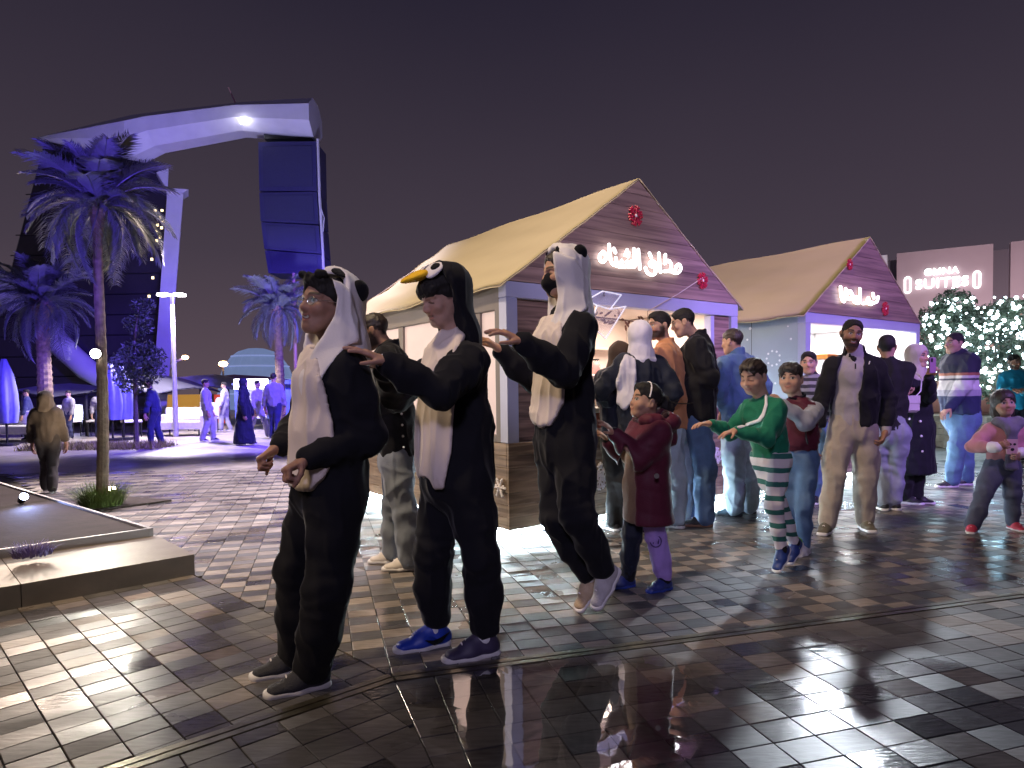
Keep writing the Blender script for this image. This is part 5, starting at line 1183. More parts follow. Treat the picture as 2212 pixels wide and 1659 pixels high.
    def shoes(s, m, sole=SOLE_W, L=None, vox=.0065, high=0., labels=None):
        res = []
        for i, (hp, Kn, A, fy, pi_) in enumerate(s.legs):
            mm = m[i] if isinstance(m, (list, tuple)) else m; g = s.k*(L or 1.); f, l, u = fwd(fy), lft(fy), np.array([0, 0, 1.]); f, u = rot_about(f, l, R_(pi_)), rot_about(u, l, R_(pi_)); p = lambda x, y, z: A+(l*x+f*y+u*z)*g
            up_ = [ecap(p(0,-.032,-.040), p(0,.060,-.040), l, .036*g, .040*g, .044*g, .036*g, .02), ecap(p(0,.06,-.046), p(0,.148,-.054), l, .044*g, .034*g, .040*g, .023*g, .025), cap(p(0,-.010,-.03), p(0,-.012,.020+high), .042*g, .040*g, .02), cap(p(0,.02,.0), p(0,.075,-.028), .032*g, .030*g, .02), half(p(0,0,-.078*1.0/1), -u)]
            V_, F_ = solid(up_, vox*s.k, None); so = add_mesh('shoe', V_, F_, mm, s.root, s.base, label=labels[i] if labels else None)
            sp_ = [ecap(p(0,-.040,-.066), p(0,.055,-.066), l, .041*g, .030*g, .047*g, .030*g, .02), ecap(p(0,.055,-.066), p(0,.158,-.064), l, .047*g, .030*g, .042*g, .028*g, .02), half(p(0,0,-.0785), -u, .008), half(p(0,0,-.050), u, .006)]
            V_, F_ = solid(sp_, vox*s.k, None); add_mesh('sole', V_, F_, sole, so, s.base)
            la = MB()
            for t in (.035, .055, .075, .095): la.tube([p(-.022, t, -.004-.30*(t-.035)), p(0, t+.006, .014-.30*(t-.035)), p(.022, t, -.004-.30*(t-.035))], .0035*g, 5)
            la.v = [tuple(np.array(v)-s.base) for v in la.v]; la.build('laces', PALE, so)
            res.append((so, p, g, l))
        return res
BLACKF = cloth('onesie_black', (.0075, .0075, .011), .95, .08, .08, 10, .10); WHITEF = cloth('fleece_white', (.70, .66, .66), .95, .15, .05, 10, .12, 160); CREAM = cloth('fleece_cream', (.64, .55, .50), .95, .15, .05, 10, .12, 160)
WHITEC = cloth('cuff_white', (.7, .7, .75))
def belly(s, poly, torso, m, grow=.009, seed=3, name='belly_panel'):
    pr_ = [(p[0], (lambda f: (lambda X, Y, Z: f(X, Y, Z)-grow))(p[1]), p[2]-grow if p[2] is not None else None, p[3]+grow if p[3] is not None else None, p[4]) for p in torso]
    c = s.N+(s.H-s.N)*.5
    pr_ += [outline(poly), half(c-s.f*.03, -s.f, .01)]
    return s.put(name, pr_, m, s.vx*.75, .009, seed, sm=1, f1=8, f2=18, zs=.10)
def panda_hood(s, opening_tilt=20, drape=.13, front=.03, vox=.007):
    h = s.hd; n_ = rot_about(h.ax[:, 1], h.ax[:, 0], R_(-opening_tilt))       # opening plane normal, tipped upwards
    pr_ = [h.e((0,-.02,.040), (.112,.128,.112), .02), ecap(h.p(0,-.03,.03), s.N-s.f*.02+s.up*.0, s.l, .112*h.s, .118*h.s, drape, drape*.86, .05), ecap(s.N, s.N-s.up*.055*s.k-s.f*.01, s.l, drape, drape*.86, drape*1.2, drape*.86, .05),
           h.e((0,.0,.032), (.099,.112,.100), .01, 's'), cap(h.p(0,.0,0), h.p(0,.05,-.16), .094*h.s, .085*h.s, .01, 's'), half(h.p(0, front, .03), n_, .006)]
    return pr_
# ---------------------------------------------------------------- the leader: panda suit and glasses
p1 = Person('man in a panda suit with glasses leading the line, fists in front of him', 2.75, 1.70, 55, (722,752,.02), (712,1050,.02), (703,660), 36, -4, -4, .244, .0095, .0034, (.300,.170,.122), sw=.098, group='dancers in animal suits')
p1.arm(1, (668,990,-.20), (800,950,-.06), (636,1006,-.24), (.35,.1,-.9), .95, .75, .0); p1.arm(-1, (606,962,.02), (650,930,.24), (576,982,-.02), (.7,.25,-.65), .92, .7, .0)
p1.leg(1, (676,1470,-.03), (705,1250,-.06), 62); p1.leg(-1, (640,1462,.14), (640,1250,.12), 62)
p1.skinbody(False, 1, mouth='teeth', eyes='open', gaze=(.003,.001)); p1.hairdo('curly', amp=.006)
T1 = p1.torso(.178,.118,.172,.128,.180,.138, belly=.01)
p1.put('suit', T1+p1.sleeves((.082,.078,.058))+p1.seat(.180,.140)+p1.trousers((.118,.096,.080), bag=.0), BLACKF, None, .006, 11)
belly(p1, [(656,745),(636,765),(623,793),(622,862),(623,965),(620,1027),(628,1048),(642,1056),(670,1055),(697,1034),(716,1000),(720,950),(714,907),(704,862),(690,817),(687,759)], T1+p1.seat(.180,.140)+p1.trousers((.118,.096,.080), bag=.0), CREAM, .024)
hp = panda_hood(p1, 8, .135, -.004)
p1.put('hood', hp, WHITEF, .0068, .006, 21, f1=9, f2=24, zs=.16)
def drape(s, hood, tor, poly, m, grow=.016, seed=5):
    return s.put('hood_drape', grown(hood[:3]+tor, grow)+[outline(poly), half(s.N+s.l*.0, -(s.l*.75+s.f*.65), .01)]+[('s', (lambda fs: (lambda X, Y, Z: np.minimum.reduce([f(X, Y, Z) for f in fs])+.004))([p[1] for p in hood[:3]+tor]), None, None, .004)], m, .0062, .0045, seed, f1=8, f2=20, zs=.12)
drape(p1, hp, T1, [(716,600),(729,642),(722,680),(700,724),(672,768),(650,805),(642,850),(648,868),(664,852),(690,825),(714,790),(745,752),(772,738),(776,690),(760,640),(735,610)], WHITEF)
EARM = cloth('plush_black', (.006,.006,.008), .95, .2)
h = p1.hd
def hood_ear(s, x, y, z, r=.036, flat=.6): 
    h = s.hd; s.put('hood_ear', [h.e((x,y,z), (r*flat, r, r*1.05), .01)], EARM, .005, .0)
hood_ear(p1, .096, -.085, .070, .042); hood_ear(p1, -.096, -.060, .105, .034)
p1.put('hood_eye_patch', [(p[0], (lambda f: (lambda X, Y, Z: f(X, Y, Z)-.005))(p[1]), p[2], p[3], p[4]) for p in hp[:1]]+[h.e((0,-.02,.040), (.111,.127,.111), .002, 's'), half(h.p(0,-.02,.09), -h.ax[:, 2]), ('i', h.e((.066,-.020,.135), (.030,.055,.05))[1], None, None, .004)], EARM, .004, 0)
# glasses
gl = mat('glasses_metal', (.7,.66,.62), .25, .9); lens = mat('glasses_lens', (.5,.8,.8), .05, alpha=.16, spec=.9)
go = MB(); 
for x in (-1, 1):
    ring = [h.p(x*.033+.021*math.cos(a), .094-.10*(x*.033+.021*math.cos(a))**2*6, .003+.0165*math.sin(a)) for a in np.linspace(0, 2*math.pi, 19)]
    go.tube([q-p1.base for q in ring], .0011, 5); go.tube([h.p(x*.054,.083,.008)-p1.base, h.p(x*.080,.03,.010)-p1.base, h.p(x*.083,-.01,.004)-p1.base], .0012, 5)
go.tube([h.p(-.012,.098,.006)-p1.base, h.p(0,.101,.009)-p1.base, h.p(.012,.098,.006)-p1.base], .0012, 5)
g_ = go.build('glasses', gl, p1.root)
for x in (-1, 1):
    q = MB(); q.add([h.p(x*.033+.0205*math.cos(a), .094-.10*(x*.033+.0205*math.cos(a))**2*6, .003+.016*math.sin(a))-p1.base for a in np.linspace(0, 2*math.pi, 18, endpoint=False)], [tuple(range(18))]); q.build('lens', lens, g_)
p1.shoes([mat('shoe_slate', (.020,.020,.032), .7, noise=.2, nscale=40, bump=.4, bscale=200)]*2, L=1.1)
# ---------------------------------------------------------------- penguin
p2 = Person('man in a penguin suit with yellow beak hood and blue sneakers', 3.10, 1.70, 62, (985,742,.02), (988,1020,.03), (955,646), 52, 20, 0, .236, .0095, .0036, (.42,.255,.19), sw=.098, group='dancers in animal suits')
p2.arm(1, (838,786,-.42), (975,920,-.40), (748,740,-.50), (.10,.25,-.95), (.14,.12,.14,.2), .2, .14); p2.arm(-1, (832,800,-.05), (880,830,.15), (790,775,-.1), (.2,.2,-.9), .3, .2, .1)
p2.leg(1, (1046,1350,-.06), (1040,1180,-.12), 66); p2.leg(-1, (940,1350,.06), (925,1180,.02), 66)
p2.skinbody(False, 1, mouth='smile', eyes='down'); p2.hairdo('fringe', amp=.006, extra=[p2.hd.e((0,.072,.052), (.058,.024,.026), .02)])
T2 = p2.torso(.180,.130,.180,.150,.195,.165)
p2.put('suit', T2+p2.sleeves((.086,.080,.054))+p2.seat(.195,.165)+p2.trousers((.120,.094,.066), bag=.16, up=.13), BLACKF, None, .007, 31)
belly(p2, [(928,738),(915,790),(907,845),(897,893),(898,950),(900,1000),(907,1027),(928,1039),(941,1053),(955,1055),(965,1027),(974,976),(978,862),(978,821),(990,759),(1003,722),(985,712),(952,718)], T2+p2.seat(.195,.165)+p2.trousers((.120,.094,.066), bag=.16, up=.13), CREAM, .026)
h = p2.hd; nO = rot_about(h.ax[:, 1], h.ax[:, 0], R_(-4))
hood2 = [h.e((0,-.018,.048), (.114,.128,.116), .02), ecap(h.p(0,-.02,.03), p2.N+p2.up*.02, p2.l, .112*h.s, .122*h.s, .118, .112, .05), ecap(p2.N+p2.up*.02, p2.N-p2.up*.03, p2.l, .118,.112,.125,.11,.04), h.e((0,.0,.036), (.098,.112,.098), .01, 's'), cap(h.p(0,.03,-.01), h.p(0,.10,-.06), .088*h.s, .09*h.s, .01, 's'), half(h.p(0,.004,.0), nO, .008)]
p2.put('hood', hood2, BLACKF, .007, .005, 41)
YEL = cloth('beak_yellow', (.72,.42,.015), .8, .1); 
p2.put('beak', [h.e((0,.118,.128), (.052,.058,.016), .01), h.e((0,.075,.132), (.048,.04,.022), .02)], YEL, .005, .001)
def shell_patch(s, base, grow, region, m, name, vox=.004):
    pr_ = [(base[0], (lambda f: (lambda X, Y, Z: f(X, Y, Z)-grow))(base[1]), base[2]-grow, base[3]+grow, base[4]), ('s', (lambda f: (lambda X, Y, Z: f(X, Y, Z)+.004))(base[1]), base[2], base[3], .002)]+region
    return s.put(name, pr_, m, vox, 0)
fc = h.e((0,-.018,.048), (.114,.128,.116), .02)
for x in (1, -1):
    shell_patch(p2, fc, .006, [('i', h.e((x*.052,.030,.155), (.036,.058,.070))[1], None, None, .004)], WHITEF, 'eye_patch')
    shell_patch(p2, fc, .010, [('i', h.e((x*.056,.018,.160), (.017,.027,.06))[1], None, None, .004)], EARM, 'eye_dot')
p2.put('inner_cuff', [cap(p2.arms[0][1]+(p2.arms[0][2]-p2.arms[0][1])*.93, p2.arms[0][2]+nrm(p2.arms[0][2]-p2.arms[0][1])*.012, .040, .036, .01)], WHITEC, .006, .001)
for i in (0, 1):
    hp_, Kn, A, fy, pi_ = p2.legs[i]; p2.put('ankle_cuff', [cap(A+(Kn-A)*.14, A+(Kn-A)*.25, .047, .056, .02)], BLACKF, .007, .002); p2.put('sock', [cap(A, A+(Kn-A)*.075, .046, .043, .01)], WHITEC, .007, .002)
sh = p2.shoes([mat('shoe_plum', (.045,.035,.085), .55, noise=.2, nscale=30), mat('shoe_blue', (.012,.045,.42), .45, noise=.2, nscale=20)], L=1.15, labels=['sneaker with plum toe and blue heel', 'bright blue sneaker'])
BLUES = mat('shoe_blue2', (.012,.05,.5), .45)
for i, (so, p, g, l) in enumerate(sh):
    q = [ecap(p(0,-.034,-.036), p(0,.045,-.038), l, .0395*g, .043*g, .0475*g, .038*g, .015), half(p(0,0,-.052), -(p(0,0,1)-p(0,0,0)), .004), half(p(0,.055,0), p(0,1,0)-p(0,0,0), .004), half(p(0,0,.002), p(0,.35,1)-p(0,0,0), .004)]
    V_, F_ = solid(q, .006); add_mesh('heel_panel', V_, F_, BLUES, so, p2.base)
    V_, F_ = solid([ecap(p(0,.012,.012), p(0,.082,-.020), l, .026*g, .020*g, .026*g, .018*g, .01)], .005); add_mesh('tongue', V_, F_, mat('tongue_lilac', (.30,.26,.33), .8, noise=.4, nscale=60), so, p2.base)
    sd = 1.
    sw_ = [(-.050,-.002),(-.012,-.042),(.022,-.050),(.062,-.022),(.022,-.030),(-.004,-.024)]
    q = MB(); q.prism([p(.0485*sd, y, z)-p2.base for y, z in sw_], (p(.004*sd,0,0)-p(0,0,0))); q.build('swoosh', dark_metal, so)
# ---------------------------------------------------------------- masked panda
p3 = Person('man in a panda suit with a black face mask and pale sneakers, on tiptoe', 3.52, 1.80, 66, (1224,676,.02), (1220,955,.03), (1212,592), 66, 6, 0, .232, .0098, .004, (.42,.25,.17), sw=.105, group='dancers in animal suits')
p3.arm(1, (1130,742,-.40), (1206,870,-.36), (1058,700,-.46), (.1,.3,-.95), (.25,.22,.25,.3), .2, .12); p3.arm(-1, (1085,760,.16), (1120,800,.2), (1052,735,.12), (.1,.3,-.9), .3, .2, .1)
p3.leg(1, (1305,1236,-.04), (1225,1092,-.20), 55, 50, False, bend=1.06); p3.leg(-1, (1272,1246,.12), (1185,1080,.0), 60, 46, False, bend=1.06)
p3.skinbody(False, 0, mouth='closed', eyes='down'); p3.hairdo('buzz', HAIRB)
T3 = p3.torso(.170,.118,.165,.125,.170,.135)
p3.put('suit', T3+p3.sleeves((.082,.076,.056))+p3.seat(.170,.138)+p3.trousers((.110,.090,.064), bag=.08, up=.07), BLACKF, None, .0065, 51)
belly(p3, [(1168,690),(1155,704),(1146,782),(1144,892),(1152,913),(1168,920),(1187,917),(1202,901),(1212,870),(1216,798),(1214,700),(1205,680)], T3+p3.seat(.170,.138)+p3.trousers((.110,.090,.064), bag=.08, up=.07), CREAM, .026, 9)
hp3 = panda_hood(p3, 2, .128, .036); p3.put('hood', hp3, WHITEF, .0068, .006, 61, f1=9, f2=24, zs=.16)
drape(p3, hp3, T3, [(1196,545),(1202,600),(1206,640),(1200,675),(1186,705),(1176,745),(1170,790),(1176,800),(1196,760),(1214,715),(1236,690),(1270,664),(1272,610),(1240,560)], WHITEF, .015, 8)
hood_ear(p3, .094, -.075, .094, .040); hood_ear(p3, -.09, -.05, .12, .033)
h = p3.hd; fc = h.e((0,-.02,.040), (.112,.128,.112), .02)
for x in (1, -1): shell_patch(p3, fc, .006, [('i', h.e((x*.060,.008,.140), (.026,.042,.060))[1], None, None, .004)], EARM, 'hood_eye_patch')
p3.put('face_mask', [h.e((0,.030,-.040), (.069,.074,.066), .01), h.c_((0,.085,-.020), (0,.098,-.045), .020, .018, .03), h.c_((0,.09,-.05), (0,.06,-.098), .018, .022, .03), half(h.p(0,0,-.004), h.ax[:, 2]-.25*h.ax[:, 1]), half(h.p(0,.0,0), -h.ax[:, 1])], EARM, .0045, .001)
for i in (0, 1):
    hp_, Kn, A, fy, pi_ = p3.legs[i]; p3.put('ankle_cuff', [cap(A+(Kn-A)*.13, A+(Kn-A)*.24, .052, .058, .02)], BLACKF, .007, .002); p3.put('sock', [cap(A, A+(Kn-A)*.10, .044, .040, .01)], WHITEC, .007, .002)
p3.shoes([mat('shoe_grey', (.42,.40,.43), .6, noise=.15, nscale=25, bump=.3), mat('shoe_tan', (.46,.34,.22), .6, noise=.15, nscale=25, bump=.3)], labels=['pale grey knit sneaker', 'tan suede sneaker'])
# ================================================================ the other people
DEN = cloth('denim_mid', (.085, .150, .270), .8, .1, .25, 9); DENL = cloth('denim_light', (.34, .42, .50), .8, .1, .2, 9); DENP = cloth('denim_pale', (.20, .225, .28), .8, .1, .2, 9)
BLK = cloth('black', (.010, .010, .013), .85, .12); NAVY = cloth('navy', (.012, .016, .030), .7, .12); BEIGE = cloth('beige', (.36, .31, .26), .85, .1); GREYK = cloth('grey_knit', (.34, .31, .33), .9, .2); MAROON = cloth('maroon', (.085, .012, .028), .6, .15)
def coat(s, name, m, tor=None, slv=(.072,.062,.048), zhem=None, hemspec=None, amp=.005, seed=0, cut=(), vox=None, extra=()):
    tor = tor or s.torso(); pr_ = list(tor)+s.sleeves(slv)+list(extra)
    if zhem is not None: pr_.append(half((0, 0, zhem), (0, 0, -1), .006))
    return s.put(name, pr_+list(cut), m, vox, amp, seed)
def collar(s, m, r=.068, h=.05, name='collar'):
    s.put(name, [cap(s.N-s.up*.03, s.N+s.up*h*s.k, r*s.k*1.1, r*s.k, .02), cap(s.N-s.up*.04, s.N+s.up*.2, (r-.012)*s.k, (r-.012)*s.k, .005, 's'), half(s.N+s.up*(h-.01)*s.k+s.f*.03, s.up+s.f*.35)], m, s.vx*.65, .001)
def zof(s, py): return P(s_px(s), py, s.Y)[2]
def s_px(s): return project(*s.H)[0]
def hijab(s, m, drop=.10, open_=True, name='headscarf'):
    h = s.hd; pr_ = [h.e((0,-.014,.036), (.094,.108,.098), .02), ecap(h.p(0,-.02,.0), s.N-s.up*.02, s.l, .092*h.s, .095*h.s, .105*s.k, .10*s.k, .05), ecap(s.N-s.up*.02, s.N-s.up*drop, s.l, .105*s.k, .10*s.k, .150*s.k, .115*s.k, .05)]
    if open_: pr_ += [h.e((0,.105,-.022), (.062,.085,.082), .006, 's')]
    s.put(name, pr_, m, s.vx*.7, .003, 4, f1=10, f2=22)
# --- girl in the maroon coat
g = Person('girl in a long maroon padded coat reaching for the masked panda, hair in a ponytail', 3.95, 1.28, 70, (1404,908,.0), (1394,1045,.0), (1395,868), 76, -10, 0, .216, .0095, .004, (.40,.235,.16), sw=.105)
g.arm(1, (1330,940,-.16), (1412,1010,-.16), (1296,902,-.20), (-.8,.1,-.3), (.2,.12,.15,.25), .1, .25); g.arm(-1, (1316,955,.10), (1350,1000,.18), (1290,928,.06), (-.7,0,-.5), .2, .1, .2)
g.leg(1, (1436,.03), (1424,1180,.0), 60, bend=1.006); g.leg(-1, (1356,.10), (1362,1180,.0), 66, bend=1.01)
g.skinbody(True, 0, mouth='smile', eyes='open', gaze=(.003,0)); h = g.hd
g.hairdo('short', extra=[h.e((.0,-.095,.035), (.030,.035,.035), .02)])
pt = [h.p(0,-.12,.03), h.p(-.0,-.155,-.02), h.p(.0,-.165,-.09), h.p(.01,-.15,-.15)]; g.put('ponytail', [cap(pt[0], pt[1], .026, .030, .02), cap(pt[1], pt[2], .030, .026, .02), cap(pt[2], pt[3], .026, .008, .02)], HAIR, .006, .006, 3, f1=30, f2=60, zs=.2)
q = MB(); q.tube([h.p(0,-.13,.035)-g.base, h.p(.02,-.2,.02)-g.base, h.p(.02,-.27,.03)-g.base, h.p(.01,-.33,.045)-g.base], [.006,.004,.003,.002], 5); q.build('loose_strand', HAIR, g.root)
q = MB(); q.tube([h.p(.088*math.cos(a), .02-.02*math.sin(a), .03+.100*math.sin(a))-g.base for a in np.linspace(.0, math.pi, 15)], .0045, 6); q.build('hair_band', PALE, g.root)
ct = g.torso(.190,.145,.200,.165,.205,.18); zh = zof(g, 1128)
ct += [ecap(g.H, np.array([g.H[0]+.01, g.H[1], zh-.02]), g.l, .205*g.k, .18*g.k, .225*g.k, .215*g.k, .05)]
openp = outline([(1340,985),(1352,960),(1366,990),(1372,1060),(1372,1135),(1300,1140),(1322,1060)], 's'); op2 = ('s', inter(openp, half(g.H, -g.f)), None, None, .004)
def quilt(p): return .006*np.abs(np.sin((p[:, 2]+.10*p[:, 0])*26+1.2*vnoise(p*6, 2)))-.003+.010*(vnoise(p*7, 3)-.5)
V_, F_ = solid(ct+g.sleeves((.100,.092,.068))+[half((0,0,zh), (0,0,-1), .012), op2], .0092, quilt); add_mesh('coat', V_, F_, MAROON, g.root, g.base)
g.put('coat_lining', [p for p in grown(ct, -.014)]+[half((0,0,zh+.01), (0,0,-1), .01)], cloth('lining_tan', (.17,.11,.075)), .011, .003)
g.put('coat_hood', [ecap(g.N-g.f*.07-g.l*.09+g.up*.0, g.N-g.f*.09+g.l*.09, g.up, .05,.055,.05,.055,.04), cap(g.N-g.f*.08, g.N-g.f*.13-g.up*.10, .075, .06, .04), ecap(g.N-g.l*.08+g.f*.02, g.N+g.l*.08+g.f*.02, g.up, .035,.06,.035,.06,.03)], MAROON, .009, .006, 8)
g.put('collar_fur', [cap(g.N-g.l*.09-g.f*.05+g.up*.03, g.N-g.f*.10+g.up*.035, .03, .034, .02), cap(g.N-g.f*.10+g.up*.035, g.N+g.l*.09-g.f*.05+g.up*.03, .034, .03, .02)], cloth('fur_dark', (.02,.008,.012), .95, .3), .008, .006, 4, f1=30, f2=60)
for i in (0, 1):
    S, E, W_ = g.arms[i]; g.put('sleeve_cuff', [cap(W_-nrm(W_-E)*.03, W_+nrm(W_-E)*.012, .042, .038, .01)], BLK, .006, .002)
q = MB(); bp = P(1418, 1028, 3.95-.232); q.lathe([(.015,0),(.015,.004)], o0, 14); bo = q.build('coat_badge', gl, g.root); bo.location = tuple(bp-g.base); bo.rotation_euler = (R_(90), 0, R_(8))
LILAC = cloth('lilac', (.36,.24,.62), .85, .1)
g.put('trouser_leg', g.trousers((.105,.090,.060), bag=.12, up=.03, n_=(0,))+[half((0,0,zh+.05), (0,0,1))], LILAC, None, .005, 3, label='lilac trouser leg with dark round print'); g.put('trouser_leg', g.trousers((.100,.085,.060), bag=.12, up=.03, n_=(1,))+[half((0,0,zh+.05), (0,0,1))], NAVY, None, .005, 4, label='dark navy trouser leg')
prn = mat('print_dark', (.06,.03,.14), .8)
hp_, Kn, A, fy, pi_ = g.legs[0]
for (tt, r, rr) in ((.12, .034, .064), (.52, .024, .052)):
    cc = Kn+(A-Kn)*tt; vd = nrm(np.array([cc[0], cc[1], 0])*-1); sdv = np.array([-vd[1], vd[0], 0]); q = MB()
    def onleg(u_, v_): return cc+np.array([0, 0, v_])+rr*(vd*math.cos(u_/rr)+sdv*math.sin(u_/rr))-g.base
    q.tube([onleg(r*math.cos(a), r*math.sin(a)) for a in np.linspace(0, 2*math.pi, 17)], .0035, 4)
    for t_ in (-.4, 0, .4): q.tube([onleg(t_*r, -.4*r), onleg(t_*r+.004, .4*r)], .0035, 4)
    q.build('leg_print', prn, g.root)
for i in (0, 1):
    hp_, Kn, A, fy, pi_ = g.legs[i]; g.put('ankle_cuff', [cap(A+(Kn-A)*.02, A+(Kn-A)*.16, .043, .048, .02)], BLK, .008, .003)
BOOT = mat('boot_blue', (.018,.030,.16), .35, noise=.3, nscale=20, bump=.3); g.shoes(BOOT, mat('boot_sole', (.02,.05,.32), .5), 1.05, high=.01)
# --- boy in green
b = Person('boy in a green sweater and striped leggings reaching forward', 4.30, 1.30, 60, (1647,862,.0), (1664,985,.02), (1628,814), 54, 20, 0, .222, .0098, .0044, (.46,.28,.20), sw=.098)
b.arm(1, (1592,930,-.16), (1672,960,-.16), (1548,940,-.20), (.1,0,-1), (.2,.15,.2,.3), .1, .15); b.arm(-1, (1536,915,.10), (1590,915,.16), (1490,916,.06), (.1,0,-1), .25, .1, .15)
b.leg(1, (1688,1186,-.05), (1650,1085,-.12), 52, 44, False, bend=1.02); b.leg(-1, (1716,1172,.10), (1680,1090,.02), 52, 40, False, bend=1.03)
b.skinbody(True, 0, mouth='smile', eyes='down'); b.hairdo('short', HAIRB, amp=.008)
GREEN = cloth('green', (.010,.15,.085), .8, .25); bt = b.torso(.155,.115,.155,.125,.160,.135)
coat(b, 'sweater', GREEN, bt, (.078,.068,.050), zof(b, 990)-.0, None, .006, 12); collar(b, GREEN, .058, .035)
S, E, W_ = b.arms[0]
ln = [(1655,852),(1655,874),(1649,895),(1640,908),(1616,916),(1594,924)]; b.put('sleeve_stripe', grown(b.sleeves((.078,.068,.050), n_=(0,))+bt, .007)+[outline([(x-3.2, y-2.5) for x, y in ln]+[(x+3.2, y+3.0) for x, y in ln[::-1]], k=.002), half(b.H, -b.f+.6*b.l*-1, .01)], WHITEC, .006, .0)
q = MB(); lp_ = [(1618,946),(1630,950),(1640,944),(1650,950),(1640,957),(1630,950)]; q.tube([P(x, y, b.Y-.118)-b.base for x, y in lp_], .0026, 4); q.tube([P(x, y, b.Y-.118)-b.base for x, y in ((1650,950),(1660,948))], .004, 4); q.build('chest_emblem', WHITEC, b.root)
STR = stripe_mat('leggings_stripe', [(0,(.60,.55,.57)), (.62,(.02,.12,.10))], .088)
b.put('leggings', b.seat(.150,.130)+b.trousers((.100,.078,.056), up=.02)+[half((0,0,zof(b,975)), (0,0,1))], STR, None, .004, 5)
for i in (0, 1):
    hp_, Kn, A, fy, pi_ = b.legs[i]; b.put('sock', [cap(A, A+(Kn-A)*.07, .036, .034, .01)], BLK, .008, .002)
sh = b.shoes(mat('shoe_navy', (.012,.035,.17), .5, noise=.3, nscale=20), SOLE_W, 1.08)
LIME = mat('shoe_lime', (.30,.75,.04), .5, noise=.3, nscale=40)
for so, p, gg, l in sh:
    q = [ecap(p(0,-.036,-.034), p(0,.035,-.034), l, .0395*gg, .043*gg, .0465*gg, .038*gg, .015), half(p(0,0,-.050), -(p(0,0,1)-p(0,0,0)), .004), half(p(0,.03,0), p(0,1,.4)-p(0,0,0), .004)]
    V_, F_ = solid(q, .006); add_mesh('heel_panel', V_, F_, LIME, so, b.base)
# --- boy in the maroon vest
c = Person('boy in a maroon padded vest with grey sleeves holding the green boy', 4.80, 1.32, 42, (1722,866,.0), (1724,985,.02), (1708,818), 36, 2, 0, .226, .0105, .0046, (.50,.31,.22), sw=.105)
c.arm(1, (1692,874,-.24), (1756,915,-.20), (1672,848,-.30), (-.6,.3,-.5), .3, .2, .1); c.arm(-1, (1690,890,.0), (1690,930,.1))
c.leg(1, (1738,-.02), (1738,1080,-.05), 45, bend=1.01); c.leg(-1, (1708,.10), (1706,1080,.0), 45, bend=1.01)
c.skinbody(True, 0, mouth='smile', eyes='open', gaze=(.003,0)); c.hairdo('fringe', HAIRB, amp=.008)
ctz = c.torso(.170,.130,.170,.140,.170,.145); c.put('vest', ctz+[half((0,0,zof(c,972)), (0,0,-1))], MAROON, None, .007, 7, f1=6, zs=1.3)
c.put('sweatshirt', grown(ctz, -.022)+c.sleeves((.078,.074,.056))+[half((0,0,zof(c,985)), (0,0,-1))], cloth('grey_sleeve', (.30,.30,.36), .9, .2), None, .006, 8); collar(c, BLK, .078, .06, 'hood_collar')
q = MB(); q.tube([P(1738,920,4.8-.155)-c.base, P(1742,945,4.8-.16)-c.base, P(1745,958,4.8-.158)-c.base], .0055, 6); q.build('pocket_zip', dark_metal, c.root)
c.put('jeans', c.seat(.150,.130)+c.trousers((.105,.086,.066)), DEN, None, .005, 9); c.shoes(mat('shoe_white', (.6,.58,.62), .5, noise=.1), SOLE_W, 1.05)
# --- man in the open black jacket
m = Person('smiling bearded man in an open black jacket and beige cargo trousers', 5.55, 1.80, 6, (1846,768,.02), (1842,925,.02), (1840,722,-.02), 12, 6, -9, .236, .0115, .0046, (.30,.165,.105), sw=.108)
m.arm(1, (1914,930,-.06), (1930,860,.04), (1902,962,-.10), (-.8,.2,-.1), .45, .3, .1); m.arm(-1, (1760,948,-.04), (1768,860,.04), (1758,990,-.08), (.9,.2,0), .35, .2, .15)
m.leg(1, (1868,.02), (1870,1020,-.05), 8, bend=1.004); m.leg(-1, (1786,-.08), (1804,1020,-.05), 38, bend=1.004)
m.skinbody(True, 1, beard=.93, mouth='teeth', eyes='open'); m.hairdo('buzz', HAIR, amp=.004)
mt = m.torso(.166,.118,.162,.118,.170,.128); shirt = [(1826,752),(1838,772),(1846,782),(1868,745),(1866,790),(1856,860),(1858,935),(1792,935),(1800,860),(1808,800)]
m.put('zip_sweater', grown(mt, -.006)+[half((0,0,zof(m,922)), (0,0,-1)), cap(m.N, m.N+m.up*.05, .062, .060, .03)], GREYK, None, .004, 3)
so_ = outline(shirt, 's'); m.put('jacket', grown(mt, .010)+m.sleeves((.070,.064,.052))+[half((0,0,zof(m,920)), (0,0,-1)), ('s', inter(so_, half(m.N+m.f*.0, -m.f)), None, None, .006), cap(m.N-m.up*.02, m.N+m.up*.055, .080, .078, .02), cap(m.N-m.up*.0+m.f*.02, m.N+m.up*.3+m.f*.05, .066, .085, .01, 's')], BLK, None, .006, 13)
q = MB(); q.tube([P(1848,785,5.40)-m.base, P(1848,797,5.40)-m.base], .006, 6); q.build('zip_pull', dark_metal, m.root)
q = MB(); q.tube([P(1879,780,5.395)-m.base, P(1877,787,5.395)-m.base], .004, 6); q.build('jacket_pin', PALE, m.root)
S, E, W_ = m.arms[0]; m.put('shirt_cuff', [cap(W_-nrm(W_-E)*.03, W_+nrm(W_-E)*.015, .040, .037, .01)], GREYK, .007, .001)
m.put('cargo_trousers', m.seat(.172,.130)+m.trousers((.112,.094,.076))+[ecap(m.legs[i][1]+(m.legs[i][0]-m.legs[i][1])*.12+m.l*sd*.085, m.legs[i][1]+(m.legs[i][0]-m.legs[i][1])*.48+m.l*sd*.098, m.f, .062,.014,.066,.014,.012) for i, sd in ((0,1),(1,-1))], BEIGE, None, .0045, 14)
